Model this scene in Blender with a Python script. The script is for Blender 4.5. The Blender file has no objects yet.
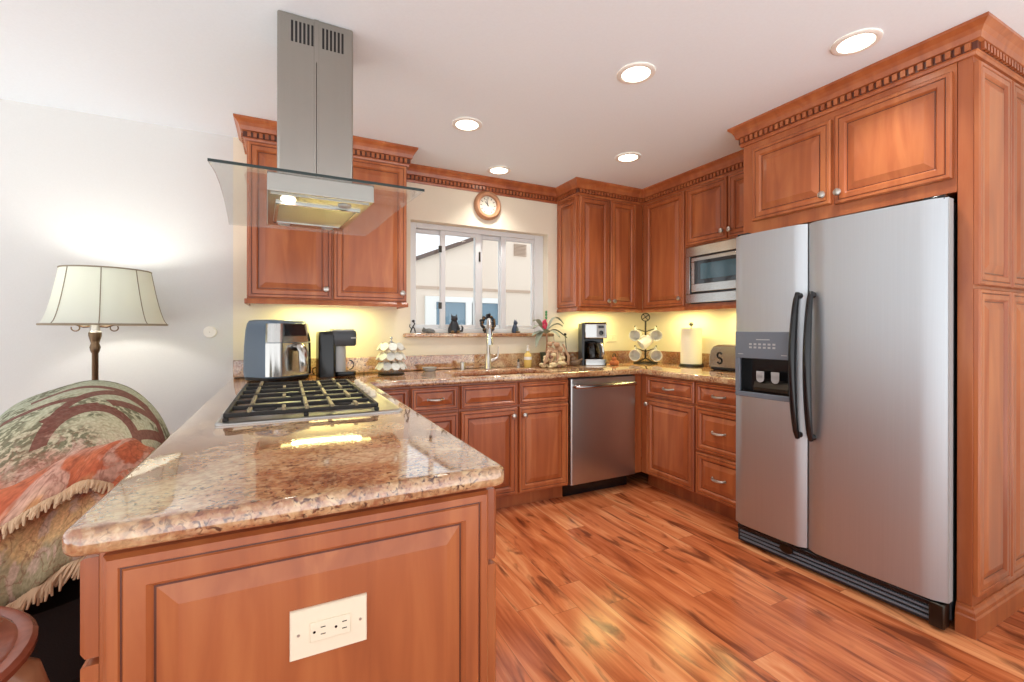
import bpy, bmesh, math, random
from mathutils import Vector, Matrix
from math import sin, cos, pi, radians, sqrt
random.seed(7)
S = bpy.context.scene
COL = S.collection

# ------------------------------------------------------------------ camera
cam_d = bpy.data.cameras.new('camera'); cam = bpy.data.objects.new('camera', cam_d); COL.objects.link(cam)
cam_d.sensor_width = 36.0; cam_d.sensor_fit = 'HORIZONTAL'
cam_d.lens = 450.756*36/1024
cam_d.shift_y = -(341-330.45)/1024
cam_d.clip_start = 0.02; cam_d.clip_end = 200
_yaw, _pit, _rol = .4654, -.0009, .0011
cam.matrix_world = (Matrix.Translation((0, 0, 1.2195)) @ Matrix.Rotation(-_yaw, 4, 'Z')
                    @ Matrix.Rotation(pi/2+_pit, 4, 'X') @ Matrix.Rotation(_rol, 4, 'Z'))
S.camera = cam

# ------------------------------------------------------------------ world, exposure
W = bpy.data.worlds.new('world'); S.world = W; W.use_nodes = True
bgn = W.node_tree.nodes['Background']
bgn.inputs['Color'].default_value = (0.96, 0.98, 1.0, 1)
_tc = W.node_tree.nodes.new('ShaderNodeTexCoord'); _sp = W.node_tree.nodes.new('ShaderNodeSeparateXYZ'); _mr = W.node_tree.nodes.new('ShaderNodeMapRange')
W.node_tree.links.new(_tc.outputs['Generated'], _sp.inputs[0]); W.node_tree.links.new(_sp.outputs[2], _mr.inputs[0])
_mr.inputs[1].default_value = -.25; _mr.inputs[2].default_value = .15; _mr.inputs[3].default_value = 2.3; _mr.inputs[4].default_value = 1.1   # lower half stronger than the upper, added to brighten the ceiling
W.node_tree.links.new(_mr.outputs[0], bgn.inputs['Strength'])
vs = S.view_settings
vs.view_transform = 'Standard'; vs.look = 'None'; vs.gamma = 1; vs.use_curve_mapping = False
vs.exposure = 0.34
DOWNLIGHT_W = 23.0      # spot power of each recessed ceiling lamp
UNDERCAB_W = 2.5       # power of each under-cabinet strip
LAMP_W = 6.0           # bulb of the floor lamp

# ------------------------------------------------------------------ helpers
def lin(c):
    return tuple(((v/255)/12.92 if v/255 <= .04045 else ((v/255+.055)/1.055)**2.4) for v in c)
def rgba(c): return (*lin(c), 1)

def new_mat(name):
    m = bpy.data.materials.new(name); m.use_nodes = True
    nt = m.node_tree; b = nt.nodes['Principled BSDF']
    return m, nt, b
def mat(name, col, rough=.5, metal=0., coat=0., emit=None, es=0., trans=0., bump=0., bscale=60, var=0., alpha=None, spec=None):
    m, nt, b = new_mat(name)
    b.inputs['Base Color'].default_value = rgba(col)
    b.inputs['Roughness'].default_value = rough; b.inputs['Metallic'].default_value = metal
    b.inputs['Coat Weight'].default_value = coat; b.inputs['Coat Roughness'].default_value = .1
    if spec is not None: b.inputs['Specular IOR Level'].default_value = spec
    if emit: b.inputs['Emission Color'].default_value = rgba(emit); b.inputs['Emission Strength'].default_value = es
    b.inputs['Transmission Weight'].default_value = trans
    tc = nt.nodes.new('ShaderNodeTexCoord')
    nz = nt.nodes.new('ShaderNodeTexNoise'); nz.inputs['Scale'].default_value = bscale; nz.inputs['Detail'].default_value = 3
    nt.links.new(tc.outputs['Object'], nz.inputs['Vector'])
    if bump:
        bp = nt.nodes.new('ShaderNodeBump'); bp.inputs['Strength'].default_value = bump; bp.inputs['Distance'].default_value = .003
        nt.links.new(nz.outputs['Fac'], bp.inputs['Height']); nt.links.new(bp.outputs['Normal'], b.inputs['Normal'])
    rp = nt.nodes.new('ShaderNodeMix'); rp.data_type = 'RGBA'
    c = lin(col); k = var if var else .03
    rp.inputs[6].default_value = (*[x*(1-k) for x in c], 1); rp.inputs[7].default_value = (*[min(1, x*(1+k)) for x in c], 1)
    nt.links.new(nz.outputs['Fac'], rp.inputs[0]); nt.links.new(rp.outputs[2], b.inputs['Base Color'])
    return m
def ramp(nt, stops):
    r = nt.nodes.new('ShaderNodeValToRGB'); e = r.color_ramp.elements
    while len(e) > 1: e.remove(e[-1])
    e[0].position = stops[0][0]; e[0].color = rgba(stops[0][1]) if len(stops[0][1]) == 3 else stops[0][1]
    for p, c in stops[1:]:
        n = e.new(p); n.color = rgba(c) if len(c) == 3 else c
    return r
def math_n(nt, op, a, b=None):
    n = nt.nodes.new('ShaderNodeMath'); n.operation = op
    for i, v in enumerate((a, b)):
        if v is None: continue
        if isinstance(v, (int, float)): n.inputs[i].default_value = v
        else: nt.links.new(v, n.inputs[i])
    return n.outputs[0]

def wood_mat(name, dark, mid, light, rough=.32, scale=(14, 14, 1.6), coat=.25):
    m, nt, b = new_mat(name)
    tc = nt.nodes.new('ShaderNodeTexCoord'); oi = nt.nodes.new('ShaderNodeObjectInfo')
    mp = nt.nodes.new('ShaderNodeMapping'); mp.inputs['Scale'].default_value = scale
    cb = nt.nodes.new('ShaderNodeCombineXYZ'); sc = math_n(nt, 'MULTIPLY', oi.outputs['Random'], 40.)
    for i in range(3): nt.links.new(sc, cb.inputs[i])
    nt.links.new(tc.outputs['Object'], mp.inputs['Vector']); nt.links.new(cb.outputs[0], mp.inputs['Location'])
    nz = nt.nodes.new('ShaderNodeTexNoise'); nz.inputs['Scale'].default_value = 1.; nz.inputs['Detail'].default_value = 6; nz.inputs['Distortion'].default_value = .8
    nt.links.new(mp.outputs[0], nz.inputs['Vector'])
    n2 = nt.nodes.new('ShaderNodeTexNoise'); n2.inputs['Scale'].default_value = .22; n2.inputs['Detail'].default_value = 2
    nt.links.new(mp.outputs[0], n2.inputs['Vector'])
    mx = math_n(nt, 'ADD', math_n(nt, 'MULTIPLY', nz.outputs['Fac'], .6), math_n(nt, 'MULTIPLY', n2.outputs['Fac'], .4))
    r = ramp(nt, [(.32, dark), (.5, mid), (.68, light)])
    nt.links.new(mx, r.inputs[0]); nt.links.new(r.outputs[0], b.inputs['Base Color'])
    b.inputs['Roughness'].default_value = rough; b.inputs['Coat Weight'].default_value = coat; b.inputs['Coat Roughness'].default_value = .18
    return m
def thin_glass(name, tint=(1, 1, 1), refl_haze=0., fres=.08):
    m = bpy.data.materials.new(name); m.use_nodes = True; nt = m.node_tree
    for n in list(nt.nodes): nt.nodes.remove(n)
    out = nt.nodes.new('ShaderNodeOutputMaterial')
    tr = nt.nodes.new('ShaderNodeBsdfTransparent'); tr.inputs[0].default_value = (*tint, 1)
    gl = nt.nodes.new('ShaderNodeBsdfGlossy'); gl.inputs['Roughness'].default_value = .02
    fr = nt.nodes.new('ShaderNodeFresnel'); ge = nt.nodes.new('ShaderNodeNewGeometry')
    nt.links.new(math_n(nt, 'SUBTRACT', 1.45, math_n(nt, 'MULTIPLY', ge.outputs['Backfacing'], 1.45-1/1.45)), fr.inputs[0])   # same reflectance on both faces
    mx = nt.nodes.new('ShaderNodeMixShader')
    nt.links.new(fr.outputs[0], mx.inputs[0]); nt.links.new(tr.outputs[0], mx.inputs[1]); nt.links.new(gl.outputs[0], mx.inputs[2])
    last = mx.outputs[0]
    if refl_haze:
        df = nt.nodes.new('ShaderNodeBsdfDiffuse'); df.inputs[0].default_value = (.9, .92, .92, 1)
        m2 = nt.nodes.new('ShaderNodeMixShader'); m2.inputs[0].default_value = refl_haze
        nt.links.new(last, m2.inputs[1]); nt.links.new(df.outputs[0], m2.inputs[2]); last = m2.outputs[0]
    nt.links.new(last, out.inputs[0])
    return m

# --- mesh builders, all add to a bmesh
def NB(): return bmesh.new()
def T(x=0, y=0, z=0): return Matrix.Translation((x, y, z))
def RZ(a): return Matrix.Rotation(a, 4, 'Z')
def RX(a): return Matrix.Rotation(a, 4, 'X')
def RY(a): return Matrix.Rotation(a, 4, 'Y')
def box(bm, x0, x1, y0, y1, z0, z1, M=None, mi=0):
    vs_ = [bm.verts.new((M @ Vector(p)) if M else p) for p in
           ((x0, y0, z0), (x1, y0, z0), (x1, y1, z0), (x0, y1, z0), (x0, y0, z1), (x1, y0, z1), (x1, y1, z1), (x0, y1, z1))]
    for f in ((3, 2, 1, 0), (4, 5, 6, 7), (0, 1, 5, 4), (1, 2, 6, 5), (2, 3, 7, 6), (3, 0, 4, 7)):
        bm.faces.new([vs_[i] for i in f]).material_index = mi
    return bm
def loft(bm, rings, cap0=True, cap1=True, closed=True, M=None, mi=0):
    R_ = [[bm.verts.new((M @ Vector(p)) if M else p) for p in r] for r in rings]
    n = len(R_[0])
    for a, b in zip(R_, R_[1:]):
        for i in range(n if closed else n-1):
            j = (i+1) % n
            try: bm.faces.new((a[i], a[j], b[j], b[i])).material_index = mi
            except ValueError: pass
    if cap0: bm.faces.new(list(reversed(R_[0]))).material_index = mi
    if cap1: bm.faces.new(R_[-1]).material_index = mi
    return bm
def lathe(bm, prof, seg=24, M=None, mi=0, cap0=True, cap1=True, sx=1., sy=1.):
    rings = [[(max(r, 1e-4)*cos(2*pi*i/seg)*sx, max(r, 1e-4)*sin(2*pi*i/seg)*sy, z) for i in range(seg)] for r, z in prof]
    return loft(bm, rings, cap0, cap1, True, M, mi)
def tube(bm, pts, r, seg=8, M=None, mi=0):
    pts = [Vector(p) for p in pts]; n = len(pts)
    rs = r if isinstance(r, (list, tuple)) else [r]*n
    rings = []; up = None
    for i, p in enumerate(pts):
        d = (pts[min(i+1, n-1)]-pts[max(i-1, 0)]).normalized()
        if up is None:
            up = d.orthogonal().normalized()
        else:
            up = (up-d*up.dot(d)); up = up.normalized() if up.length > 1e-6 else d.orthogonal().normalized()
        sd = d.cross(up)
        rings.append([p+(up*cos(2*pi*k/seg)+sd*sin(2*pi*k/seg))*rs[i] for k in range(seg)])
    return loft(bm, rings, True, True, True, M, mi)
def ball(bm, c, r, seg=14, M=None, mi=0):
    r = r if isinstance(r, (tuple, list)) else (r, r, r)
    n = seg//2+1
    rings = []
    for k in range(n+1):
        a = -pi/2+pi*k/n; cr = max(cos(a), .02)
        rings.append([(c[0]+r[0]*cr*cos(2*pi*i/seg), c[1]+r[1]*cr*sin(2*pi*i/seg), c[2]+r[2]*sin(a)) for i in range(seg)])
    return loft(bm, rings, True, True, True, M, mi)
def prism(bm, poly, z0, z1, M=None, mi=0):
    return loft(bm, [[(x, y, z0) for x, y in poly], [(x, y, z1) for x, y in poly]], True, True, True, M, mi)
def rrect(w, d, r, n=5, cx=0, cy=0):
    out = []
    for sx, sy, a0 in ((1, -1, -pi/2), (1, 1, 0), (-1, 1, pi/2), (-1, -1, pi)):
        for k in range(n+1):
            a = a0+pi/2*k/n
            out.append((cx+sx*(w/2-r)+r*cos(a), cy+sy*(d/2-r)+r*sin(a)))
    return out
def arc(c, r, a0, a1, n, plane='xz'):
    out = []
    for k in range(n+1):
        a = a0+(a1-a0)*k/n; u, v = r*cos(a), r*sin(a)
        out.append({'xz': (c[0]+u, c[1], c[2]+v), 'yz': (c[0], c[1]+u, c[2]+v), 'xy': (c[0]+u, c[1]+v, c[2])}[plane])
    return out
def put(name, bm, m, parent=None, loc=(0, 0, 0), rz=0., smooth=True, bevel=0., bseg=2, ang=38):
    bmesh.ops.recalc_face_normals(bm, faces=bm.faces)
    me = bpy.data.meshes.new(name); bm.to_mesh(me); bm.free()
    for k in (m if isinstance(m, (list, tuple)) else [m]): me.materials.append(k)
    if smooth:
        me.shade_smooth(); me.set_sharp_from_angle(angle=radians(ang))
    o = bpy.data.objects.new(name, me); COL.objects.link(o)
    o.location = loc; o.rotation_euler = (0, 0, rz)
    if parent: o.parent = parent
    if bevel:
        b = o.modifiers.new('bevel', 'BEVEL'); b.width = bevel; b.segments = bseg; b.limit_method = 'ANGLE'; b.angle_limit = radians(40)
    return o
def tag(o, label, cat, group=None, kind=None):
    o['label'] = label; o['category'] = cat
    if group: o['group'] = group
    if kind: o['kind'] = kind
    return o
def thing(name, label, cat, loc=(0, 0, 0), rz=0., group=None):
    o = bpy.data.objects.new(name, None); COL.objects.link(o); o.location = loc; o.rotation_euler = (0, 0, rz)
    o.empty_display_size = .1
    return tag(o, label, cat, group)
def struct(o): o['kind'] = 'structure'; return o
def copy_tree(o, parent=None):
    c = o.copy(); COL.objects.link(c)
    if parent: c.parent = parent
    for ch in o.children: copy_tree(ch, c)
    return c
def lamp_obj(kind, name, parent, loc, watts, col=(1, 1, 1), size=.1, **kw):
    l = bpy.data.lights.new(name, kind); l.energy = watts; l.color = col
    if kind == 'AREA': l.shape = kw.pop('shape', 'RECTANGLE'); l.size = size; l.size_y = kw.pop('size_y', size)
    else: l.shadow_soft_size = size
    for k, v in kw.items(): setattr(l, k, v)
    o = bpy.data.objects.new(name, l); COL.objects.link(o); o.location = loc
    if parent: o.parent = parent
    return o

# ------------------------------------------------------------------ materials
M = {}
M['cherry'] = wood_mat('cherry_wood', (140, 71, 40), (168, 92, 51), (190, 115, 67))
M['glaze'] = wood_mat('dark_glaze', (74, 34, 20), (86, 40, 24), (100, 48, 30))
M['table_wood'] = wood_mat('table_wood', (120, 60, 44), (146, 78, 58), (165, 95, 72), rough=.25)
M['tan_wood'] = wood_mat('tan_wood', (150, 105, 75), (180, 130, 95), (200, 150, 115))
M['ceil'] = mat('ceiling_paint', (238, 247, 252), .9, bump=.15, bscale=90)
M['grey_wall'] = mat('grey_wall_paint', (218, 218, 215), .85, bump=.06, bscale=150)
M['cream_wall'] = mat('cream_wall_paint', (234, 224, 202), .8, bump=.06, bscale=150)
M['white'] = mat('white_plastic', (240, 236, 226), .4)
M['vinyl'] = mat('white_vinyl', (222, 224, 224), .4)
M['ivory'] = mat('ivory_plastic', (240, 226, 200), .35)
M['black'] = mat('black_plastic', (20, 20, 22), .18)
M['iron'] = mat('black_iron', (30, 28, 26), .55, bump=.2)
M['dkgrey'] = mat('dark_grey_plastic', (58, 62, 68), .35)
M['midgrey'] = mat('grey_plastic', (104, 112, 122), .4)
M['ltgrey'] = mat('light_grey_plastic', (170, 172, 172), .4)
M['nickel'] = mat('brushed_nickel', (198, 192, 184), .3, metal=1)
M['chrome'] = mat('chrome', (196, 198, 200), .14, metal=1)
M['darkmetal'] = mat('dark_metal', (70, 66, 60), .35, metal=1)
M['bronze'] = mat('aged_bronze', (110, 88, 66), .4, metal=.8)
M['lampwhite'] = mat('lamp_diffuser', (255, 250, 240), .5, emit=(255, 244, 225), es=6)
M['ledwhite'] = mat('led_lens', (255, 250, 235), .5, emit=(255, 246, 225), es=12)
M['ceramic'] = mat('white_ceramic', (236, 232, 222), .2, coat=.4)
M['paper'] = mat('paper_towel', (246, 240, 222), .9, bump=.3, bscale=120)
M['darkfabric'] = mat('dark_brown_upholstery', (34, 26, 24), .85, bump=.3, bscale=200)
M['orange'] = mat('orange_clay', (196, 112, 62), .6, var=.15)
M['red'] = mat('red_petal', (196, 48, 82), .6)
M['leaf'] = mat('grey_green_leaf', (164, 170, 148), .45, var=.25, bscale=25)
M['leafdk'] = mat('dark_leaf', (70, 80, 60), .45, var=.25, bscale=25)
M['green'] = mat('green_bud', (70, 140, 80), .5)
M['figure'] = mat('dark_figurine', (36, 40, 46), .35, var=.3, bscale=80)
M['figuregold'] = mat('gilded_figurine', (128, 100, 60), .4, metal=.4, var=.3, bscale=80)
M['grille'] = mat('black_grille', (34, 36, 42), .4)
M['glassdark'] = mat('dark_glass', (16, 22, 28), .06, coat=.6)
M['mwglass'] = mat('oven_window_glass', (52, 84, 96), .08, coat=.6)
M['hoodglass'] = thin_glass('hood_glass', (.98, 1, .99), refl_haze=.12)  # white diffuse share paints reflections of ceiling and floor into the glass
M['glassedge'] = mat('dark_glass_edge', (30, 44, 42), .15)
M['pane'] = thin_glass('window_glass', (.97, .99, 1))
M['carafe'] = thin_glass('carafe_glass', (.55, .5, .45))
M['coffee'] = mat('coffee', (30, 16, 10), .2)
M['soap'] = mat('amber_soap', (232, 200, 110), .25)
M['stucco'] = mat('peach_stucco', (230, 214, 198), .9, bump=.2, bscale=60)
M['stuccotrim'] = mat('stucco_trim', (196, 170, 150), .9)
M['fascia'] = mat('brown_fascia', (96, 76, 66), .7)
M['housewhite'] = mat('house_white_trim', (240, 240, 238), .6)
M['houseglass'] = mat('house_window_glass', (96, 128, 148), .1, coat=.5)
M['roof'] = mat('roof_shingle', (108, 98, 92), .9)
M['earth'] = mat('pale_concrete', (170, 166, 158), .9, var=.1, bscale=4)
M['dial'] = mat('clock_dial', (214, 208, 192), .6)
M['foil'] = mat('foil_lid', (214, 216, 208), .45, metal=.2, var=.25, bscale=70)
M['podbrown'] = mat('pod_cup', (222, 206, 186), .4, var=.2, bscale=30)

def steel_mat(name, col, rough=.3, vertical=True, bump=.05):
    m, nt, b = new_mat(name)
    tc = nt.nodes.new('ShaderNodeTexCoord'); mp = nt.nodes.new('ShaderNodeMapping')
    mp.inputs['Scale'].default_value = (300, 300, 2) if vertical else (2, 2, 300)
    nz = nt.nodes.new('ShaderNodeTexNoise'); nz.inputs['Scale'].default_value = 1; nz.inputs['Detail'].default_value = 2
    nt.links.new(tc.outputs['Object'], mp.inputs[0]); nt.links.new(mp.outputs[0], nz.inputs['Vector'])
    bp = nt.nodes.new('ShaderNodeBump'); bp.inputs['Strength'].default_value = bump; bp.inputs['Distance'].default_value = .001
    nt.links.new(nz.outputs['Fac'], bp.inputs['Height']); nt.links.new(bp.outputs[0], b.inputs['Normal'])
    c = lin(col); r = ramp(nt, [(.3, (*[x*.98 for x in c], 1)), (.7, (*[x*1.02 for x in c], 1))])
    nt.links.new(nz.outputs['Fac'], r.inputs[0]); nt.links.new(r.outputs[0], b.inputs['Base Color'])
    b.inputs['Metallic'].default_value = 1; b.inputs['Roughness'].default_value = rough
    return m
M['steel'] = steel_mat('brushed_steel', (190, 190, 188), .3)
M['steelh'] = steel_mat('brushed_steel_hood', (166, 162, 154), .2)
M['fridgesteel'] = steel_mat('satin_steel', (192, 197, 201), .46, bump=.02)
M['steelshiny'] = steel_mat('polished_steel', (186, 184, 180), .17)

def granite(name, bright=1.):
    m, nt, b = new_mat(name)
    tc = nt.nodes.new('ShaderNodeTexCoord')
    def noise(s, d=4, dist=0., off=0):
        mp = nt.nodes.new('ShaderNodeMapping'); mp.inputs['Location'].default_value = (off, off*1.3, off*.7)
        n = nt.nodes.new('ShaderNodeTexNoise'); n.inputs['Scale'].default_value = s; n.inputs['Detail'].default_value = d; n.inputs['Distortion'].default_value = dist
        nt.links.new(tc.outputs['Object'], mp.inputs[0]); nt.links.new(mp.outputs[0], n.inputs['Vector']); return n.outputs['Fac']
    base = ramp(nt, [(.36, (116, 68, 46)), (.45, (166, 114, 76)), (.54, (196, 156, 112)), (.64, (224, 200, 160))])
    nt.links.new(noise(4, 6, .9), base.inputs[0])
    fine = ramp(nt, [(.34, (104, 62, 42)), (.47, (188, 142, 100)), (.62, (228, 200, 158))])
    nt.links.new(noise(75, 4, .3, 3), fine.inputs[0])
    m1 = nt.nodes.new('ShaderNodeMix'); m1.data_type = 'RGBA'; m1.inputs[0].default_value = .38
    nt.links.new(base.outputs[0], m1.inputs[6]); nt.links.new(fine.outputs[0], m1.inputs[7])
    # dark brown/black mineral flecks gathered in patches
    fl = ramp(nt, [(.52, (0, 0, 0)), (.64, (255, 255, 255))]); nt.links.new(noise(85, 5, .8, 9), fl.inputs[0])
    pt = ramp(nt, [(.42, (0, 0, 0)), (.56, (255, 255, 255))]); nt.links.new(noise(5, 3, 1.2, 21), pt.inputs[0])
    fac = math_n(nt, 'MULTIPLY', fl.outputs[0], math_n(nt, 'ADD', math_n(nt, 'MULTIPLY', pt.outputs[0], .8), .2))
    m2 = nt.nodes.new('ShaderNodeMix'); m2.data_type = 'RGBA'; m2.inputs[7].default_value = rgba((78, 48, 36))
    nt.links.new(fac, m2.inputs[0]); nt.links.new(m1.outputs[2], m2.inputs[6])
    # rusty veins
    v = ramp(nt, [(.45, (0, 0, 0)), (.5, (255, 255, 255)), (.55, (0, 0, 0))]); nt.links.new(noise(9, 4, 1.5, 33), v.inputs[0])
    m3 = nt.nodes.new('ShaderNodeMix'); m3.data_type = 'RGBA'; m3.inputs[7].default_value = rgba((158, 86, 58))
    nt.links.new(math_n(nt, 'MULTIPLY', v.outputs[0], .4), m3.inputs[0]); nt.links.new(m2.outputs[2], m3.inputs[6])
    nt.links.new(m3.outputs[2], b.inputs['Base Color'])
    b.inputs['Roughness'].default_value = .05; b.inputs['Specular IOR Level'].default_value = .9; b.inputs['Coat Weight'].default_value = .6; b.inputs['Coat Roughness'].default_value = .03; b.inputs['Coat IOR'].default_value = 1.6
    return m
M['granite'] = granite('golden_granite')

def floor_mat():
    m, nt, b = new_mat('acacia_planks')
    L = nt.links.new
    tc = nt.nodes.new('ShaderNodeTexCoord'); sp = nt.nodes.new('ShaderNodeSeparateXYZ'); L(tc.outputs['Object'], sp.inputs[0])
    PW, PL = .128, 1.22
    u = math_n(nt, 'DIVIDE', sp.outputs[0], PW); ci = math_n(nt, 'FLOOR', u); fu = math_n(nt, 'FRACT', u)
    wn = nt.nodes.new('ShaderNodeTexWhiteNoise'); wn.noise_dimensions = '1D'; L(ci, wn.inputs['W'])
    v = math_n(nt, 'ADD', math_n(nt, 'DIVIDE', sp.outputs[1], PL), wn.outputs['Value']); ri = math_n(nt, 'FLOOR', v); fv = math_n(nt, 'FRACT', v)
    pid = math_n(nt, 'ADD', math_n(nt, 'MULTIPLY', ci, 17.31), math_n(nt, 'MULTIPLY', ri, 5.77))
    w2 = nt.nodes.new('ShaderNodeTexWhiteNoise'); w2.noise_dimensions = '1D'; L(pid, w2.inputs['W'])
    def grain(sx, sy, detail, dist, off):
        cb = nt.nodes.new('ShaderNodeCombineXYZ')
        L(math_n(nt, 'MULTIPLY', sp.outputs[0], sx), cb.inputs[0]); L(math_n(nt, 'MULTIPLY', sp.outputs[1], sy), cb.inputs[1])
        L(math_n(nt, 'ADD', math_n(nt, 'MULTIPLY', w2.outputs['Value'], 60.), off), cb.inputs[2])
        n = nt.nodes.new('ShaderNodeTexNoise'); n.inputs['Scale'].default_value = 1; n.inputs['Detail'].default_value = detail; n.inputs['Distortion'].default_value = dist
        L(cb.outputs[0], n.inputs['Vector']); return n.outputs['Fac']
    g1 = grain(10, 1.2, 5, 1.4, 0); g2 = grain(60, 2.2, 4, .5, 7); g3 = grain(8, 1.5, 4, 2.4, 15)
    base = ramp(nt, [(.28, (126, 58, 34)), (.42, (176, 92, 52)), (.54, (206, 120, 74)), (.7, (232, 164, 112))])
    mixv = math_n(nt, 'ADD', math_n(nt, 'ADD', math_n(nt, 'MULTIPLY', g1, .6), math_n(nt, 'MULTIPLY', g2, .25)), math_n(nt, 'MULTIPLY', w2.outputs['Value'], .16))
    L(mixv, base.inputs[0])
    dk = ramp(nt, [(.55, (0, 0, 0)), (.68, (255, 255, 255))]); L(g3, dk.inputs[0])
    m1 = nt.nodes.new('ShaderNodeMix'); m1.data_type = 'RGBA'; m1.inputs[7].default_value = rgba((92, 42, 26))
    L(math_n(nt, 'MULTIPLY', dk.outputs[0], .8), m1.inputs[0]); L(base.outputs[0], m1.inputs[6])
    # plank joints
    eu = math_n(nt, 'MINIMUM', fu, math_n(nt, 'SUBTRACT', 1., fu)); ev = math_n(nt, 'MINIMUM', fv, math_n(nt, 'SUBTRACT', 1., fv))
    ju = math_n(nt, 'LESS_THAN', eu, .012); jv = math_n(nt, 'LESS_THAN', ev, .0013); j = math_n(nt, 'MAXIMUM', ju, jv)
    m2 = nt.nodes.new('ShaderNodeMix'); m2.data_type = 'RGBA'; m2.inputs[7].default_value = rgba((104, 54, 34))
    L(math_n(nt, 'MULTIPLY', j, .45), m2.inputs[0]); L(m1.outputs[2], m2.inputs[6]); L(m2.outputs[2], b.inputs['Base Color'])
    b.inputs['Roughness'].default_value = .2; b.inputs['Specular IOR Level'].default_value = .5
    bp = nt.nodes.new('ShaderNodeBump'); bp.inputs['Strength'].default_value = .15; bp.inputs['Distance'].default_value = .002
    L(math_n(nt, 'SUBTRACT', g2, j), bp.inputs['Height']); L(bp.outputs[0], b.inputs['Normal'])
    return m
M['floor'] = floor_mat()

def tapestry_mat():
    m, nt, b = new_mat('tapestry_weave'); L = nt.links.new
    at = nt.nodes.new('ShaderNodeUVMap'); sp = nt.nodes.new('ShaderNodeSeparateXYZ'); L(at.outputs[0], sp.inputs[0])
    def noise(s, d=4, dist=.5, off=0):
        mp = nt.nodes.new('ShaderNodeMapping'); mp.inputs['Location'].default_value = (off, off*.7, 0)
        n = nt.nodes.new('ShaderNodeTexNoise'); n.inputs['Scale'].default_value = s; n.inputs['Detail'].default_value = d; n.inputs['Distortion'].default_value = dist
        L(at.outputs[0], mp.inputs[0]); L(mp.outputs[0], n.inputs['Vector']); return n.outputs['Fac']
    ny = math_n(nt, 'ADD', sp.outputs[1], math_n(nt, 'MULTIPLY', math_n(nt, 'SUBTRACT', noise(7), .5), .30))
    band = ramp(nt, [(.0, (160, 146, 112)), (.10, (172, 152, 118)), (.13, (220, 178, 126)), (.20, (222, 156, 108)),
                     (.24, (196, 98, 64)), (.33, (206, 114, 76)), (.39, (206, 156, 136)), (.44, (204, 190, 160)), (.62, (200, 196, 164)), (.8, (192, 194, 166)), (1., (176, 182, 158))])
    L(ny, band.inputs[0])
    # dark green foliage stippling
    fo = ramp(nt, [(.47, (0, 0, 0)), (.53, (255, 255, 255))]); L(noise(5, 5, .8, 4), fo.inputs[0])
    sti = ramp(nt, [(.44, (0, 0, 0)), (.52, (255, 255, 255))]); L(noise(46, 3, .3, 8), sti.inputs[0])
    m1 = nt.nodes.new('ShaderNodeMix'); m1.data_type = 'RGBA'; m1.inputs[7].default_value = rgba((92, 92, 62))
    upy = ramp(nt, [(.33, (40, 40, 40)), (.45, (255, 255, 255))]); L(sp.outputs[1], upy.inputs[0])
    L(math_n(nt, 'MULTIPLY', upy.outputs[0], math_n(nt, 'MULTIPLY', fo.outputs[0], math_n(nt, 'MULTIPLY', sti.outputs[0], .8))), m1.inputs[0]); L(band.outputs[0], m1.inputs[6])
    # maroon arch, rails and spokes of the woven picture (upper right)
    def ring(cx, cy, rx, ry, w):
        dx = math_n(nt, 'DIVIDE', math_n(nt, 'SUBTRACT', sp.outputs[0], cx), rx); dy = math_n(nt, 'DIVIDE', math_n(nt, 'SUBTRACT', sp.outputs[1], cy), ry)
        r = math_n(nt, 'SQRT', math_n(nt, 'ADD', math_n(nt, 'MULTIPLY', dx, dx), math_n(nt, 'MULTIPLY', dy, dy)))
        up = math_n(nt, 'MULTIPLY', math_n(nt, 'GREATER_THAN', dy, .1), math_n(nt, 'GREATER_THAN', sp.outputs[1], .46))
        return math_n(nt, 'MULTIPLY', up, math_n(nt, 'LESS_THAN', math_n(nt, 'ABSOLUTE', math_n(nt, 'SUBTRACT', r, 1.)), w))
    def bar(x0, y0, x1, y1, w):
        dx, dy = x1-x0, y1-y0; ln = sqrt(dx*dx+dy*dy)
        px = math_n(nt, 'SUBTRACT', sp.outputs[0], x0); py = math_n(nt, 'SUBTRACT', sp.outputs[1], y0)
        t = math_n(nt, 'ADD', math_n(nt, 'MULTIPLY', px, dx/ln), math_n(nt, 'MULTIPLY', py, dy/ln))
        d = math_n(nt, 'ABSOLUTE', math_n(nt, 'SUBTRACT', math_n(nt, 'MULTIPLY', px, dy/ln), math_n(nt, 'MULTIPLY', py, dx/ln)))
        ok = math_n(nt, 'MULTIPLY', math_n(nt, 'GREATER_THAN', t, 0.), math_n(nt, 'LESS_THAN', t, ln))
        return math_n(nt, 'MULTIPLY', ok, math_n(nt, 'LESS_THAN', d, w))
    marks = [ring(.70, .40, .26, .50, .055), ring(.62, .44, .17, .24, .12), bar(.36, .86, .70, .92, .018), bar(.30, .76, .52, .74, .018),
             bar(.60, .74, .76, .90, .022), bar(.74, .62, .80, .84, .02), bar(.80, .52, .93, .70, .014), bar(.44, .60, .58, .70, .02)]
    tot = marks[0]
    for k in marks[1:]: tot = math_n(nt, 'MAXIMUM', tot, k)
    m2 = nt.nodes.new('ShaderNodeMix'); m2.data_type = 'RGBA'; m2.inputs[7].default_value = rgba((124, 66, 56))
    L(math_n(nt, 'MULTIPLY', tot, .9), m2.inputs[0]); L(m1.outputs[2], m2.inputs[6])
    # orange and lilac flower drifts
    pk = ramp(nt, [(.52, (0, 0, 0)), (.57, (255, 255, 255))]); L(noise(11, 5, .8, 14), pk.inputs[0])
    m3 = nt.nodes.new('ShaderNodeMix'); m3.data_type = 'RGBA'; m3.inputs[7].default_value = rgba((214, 176, 158))
    lowy = ramp(nt, [(.44, (255, 255, 255)), (.58, (0, 0, 0))]); L(sp.outputs[1], lowy.inputs[0])
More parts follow.
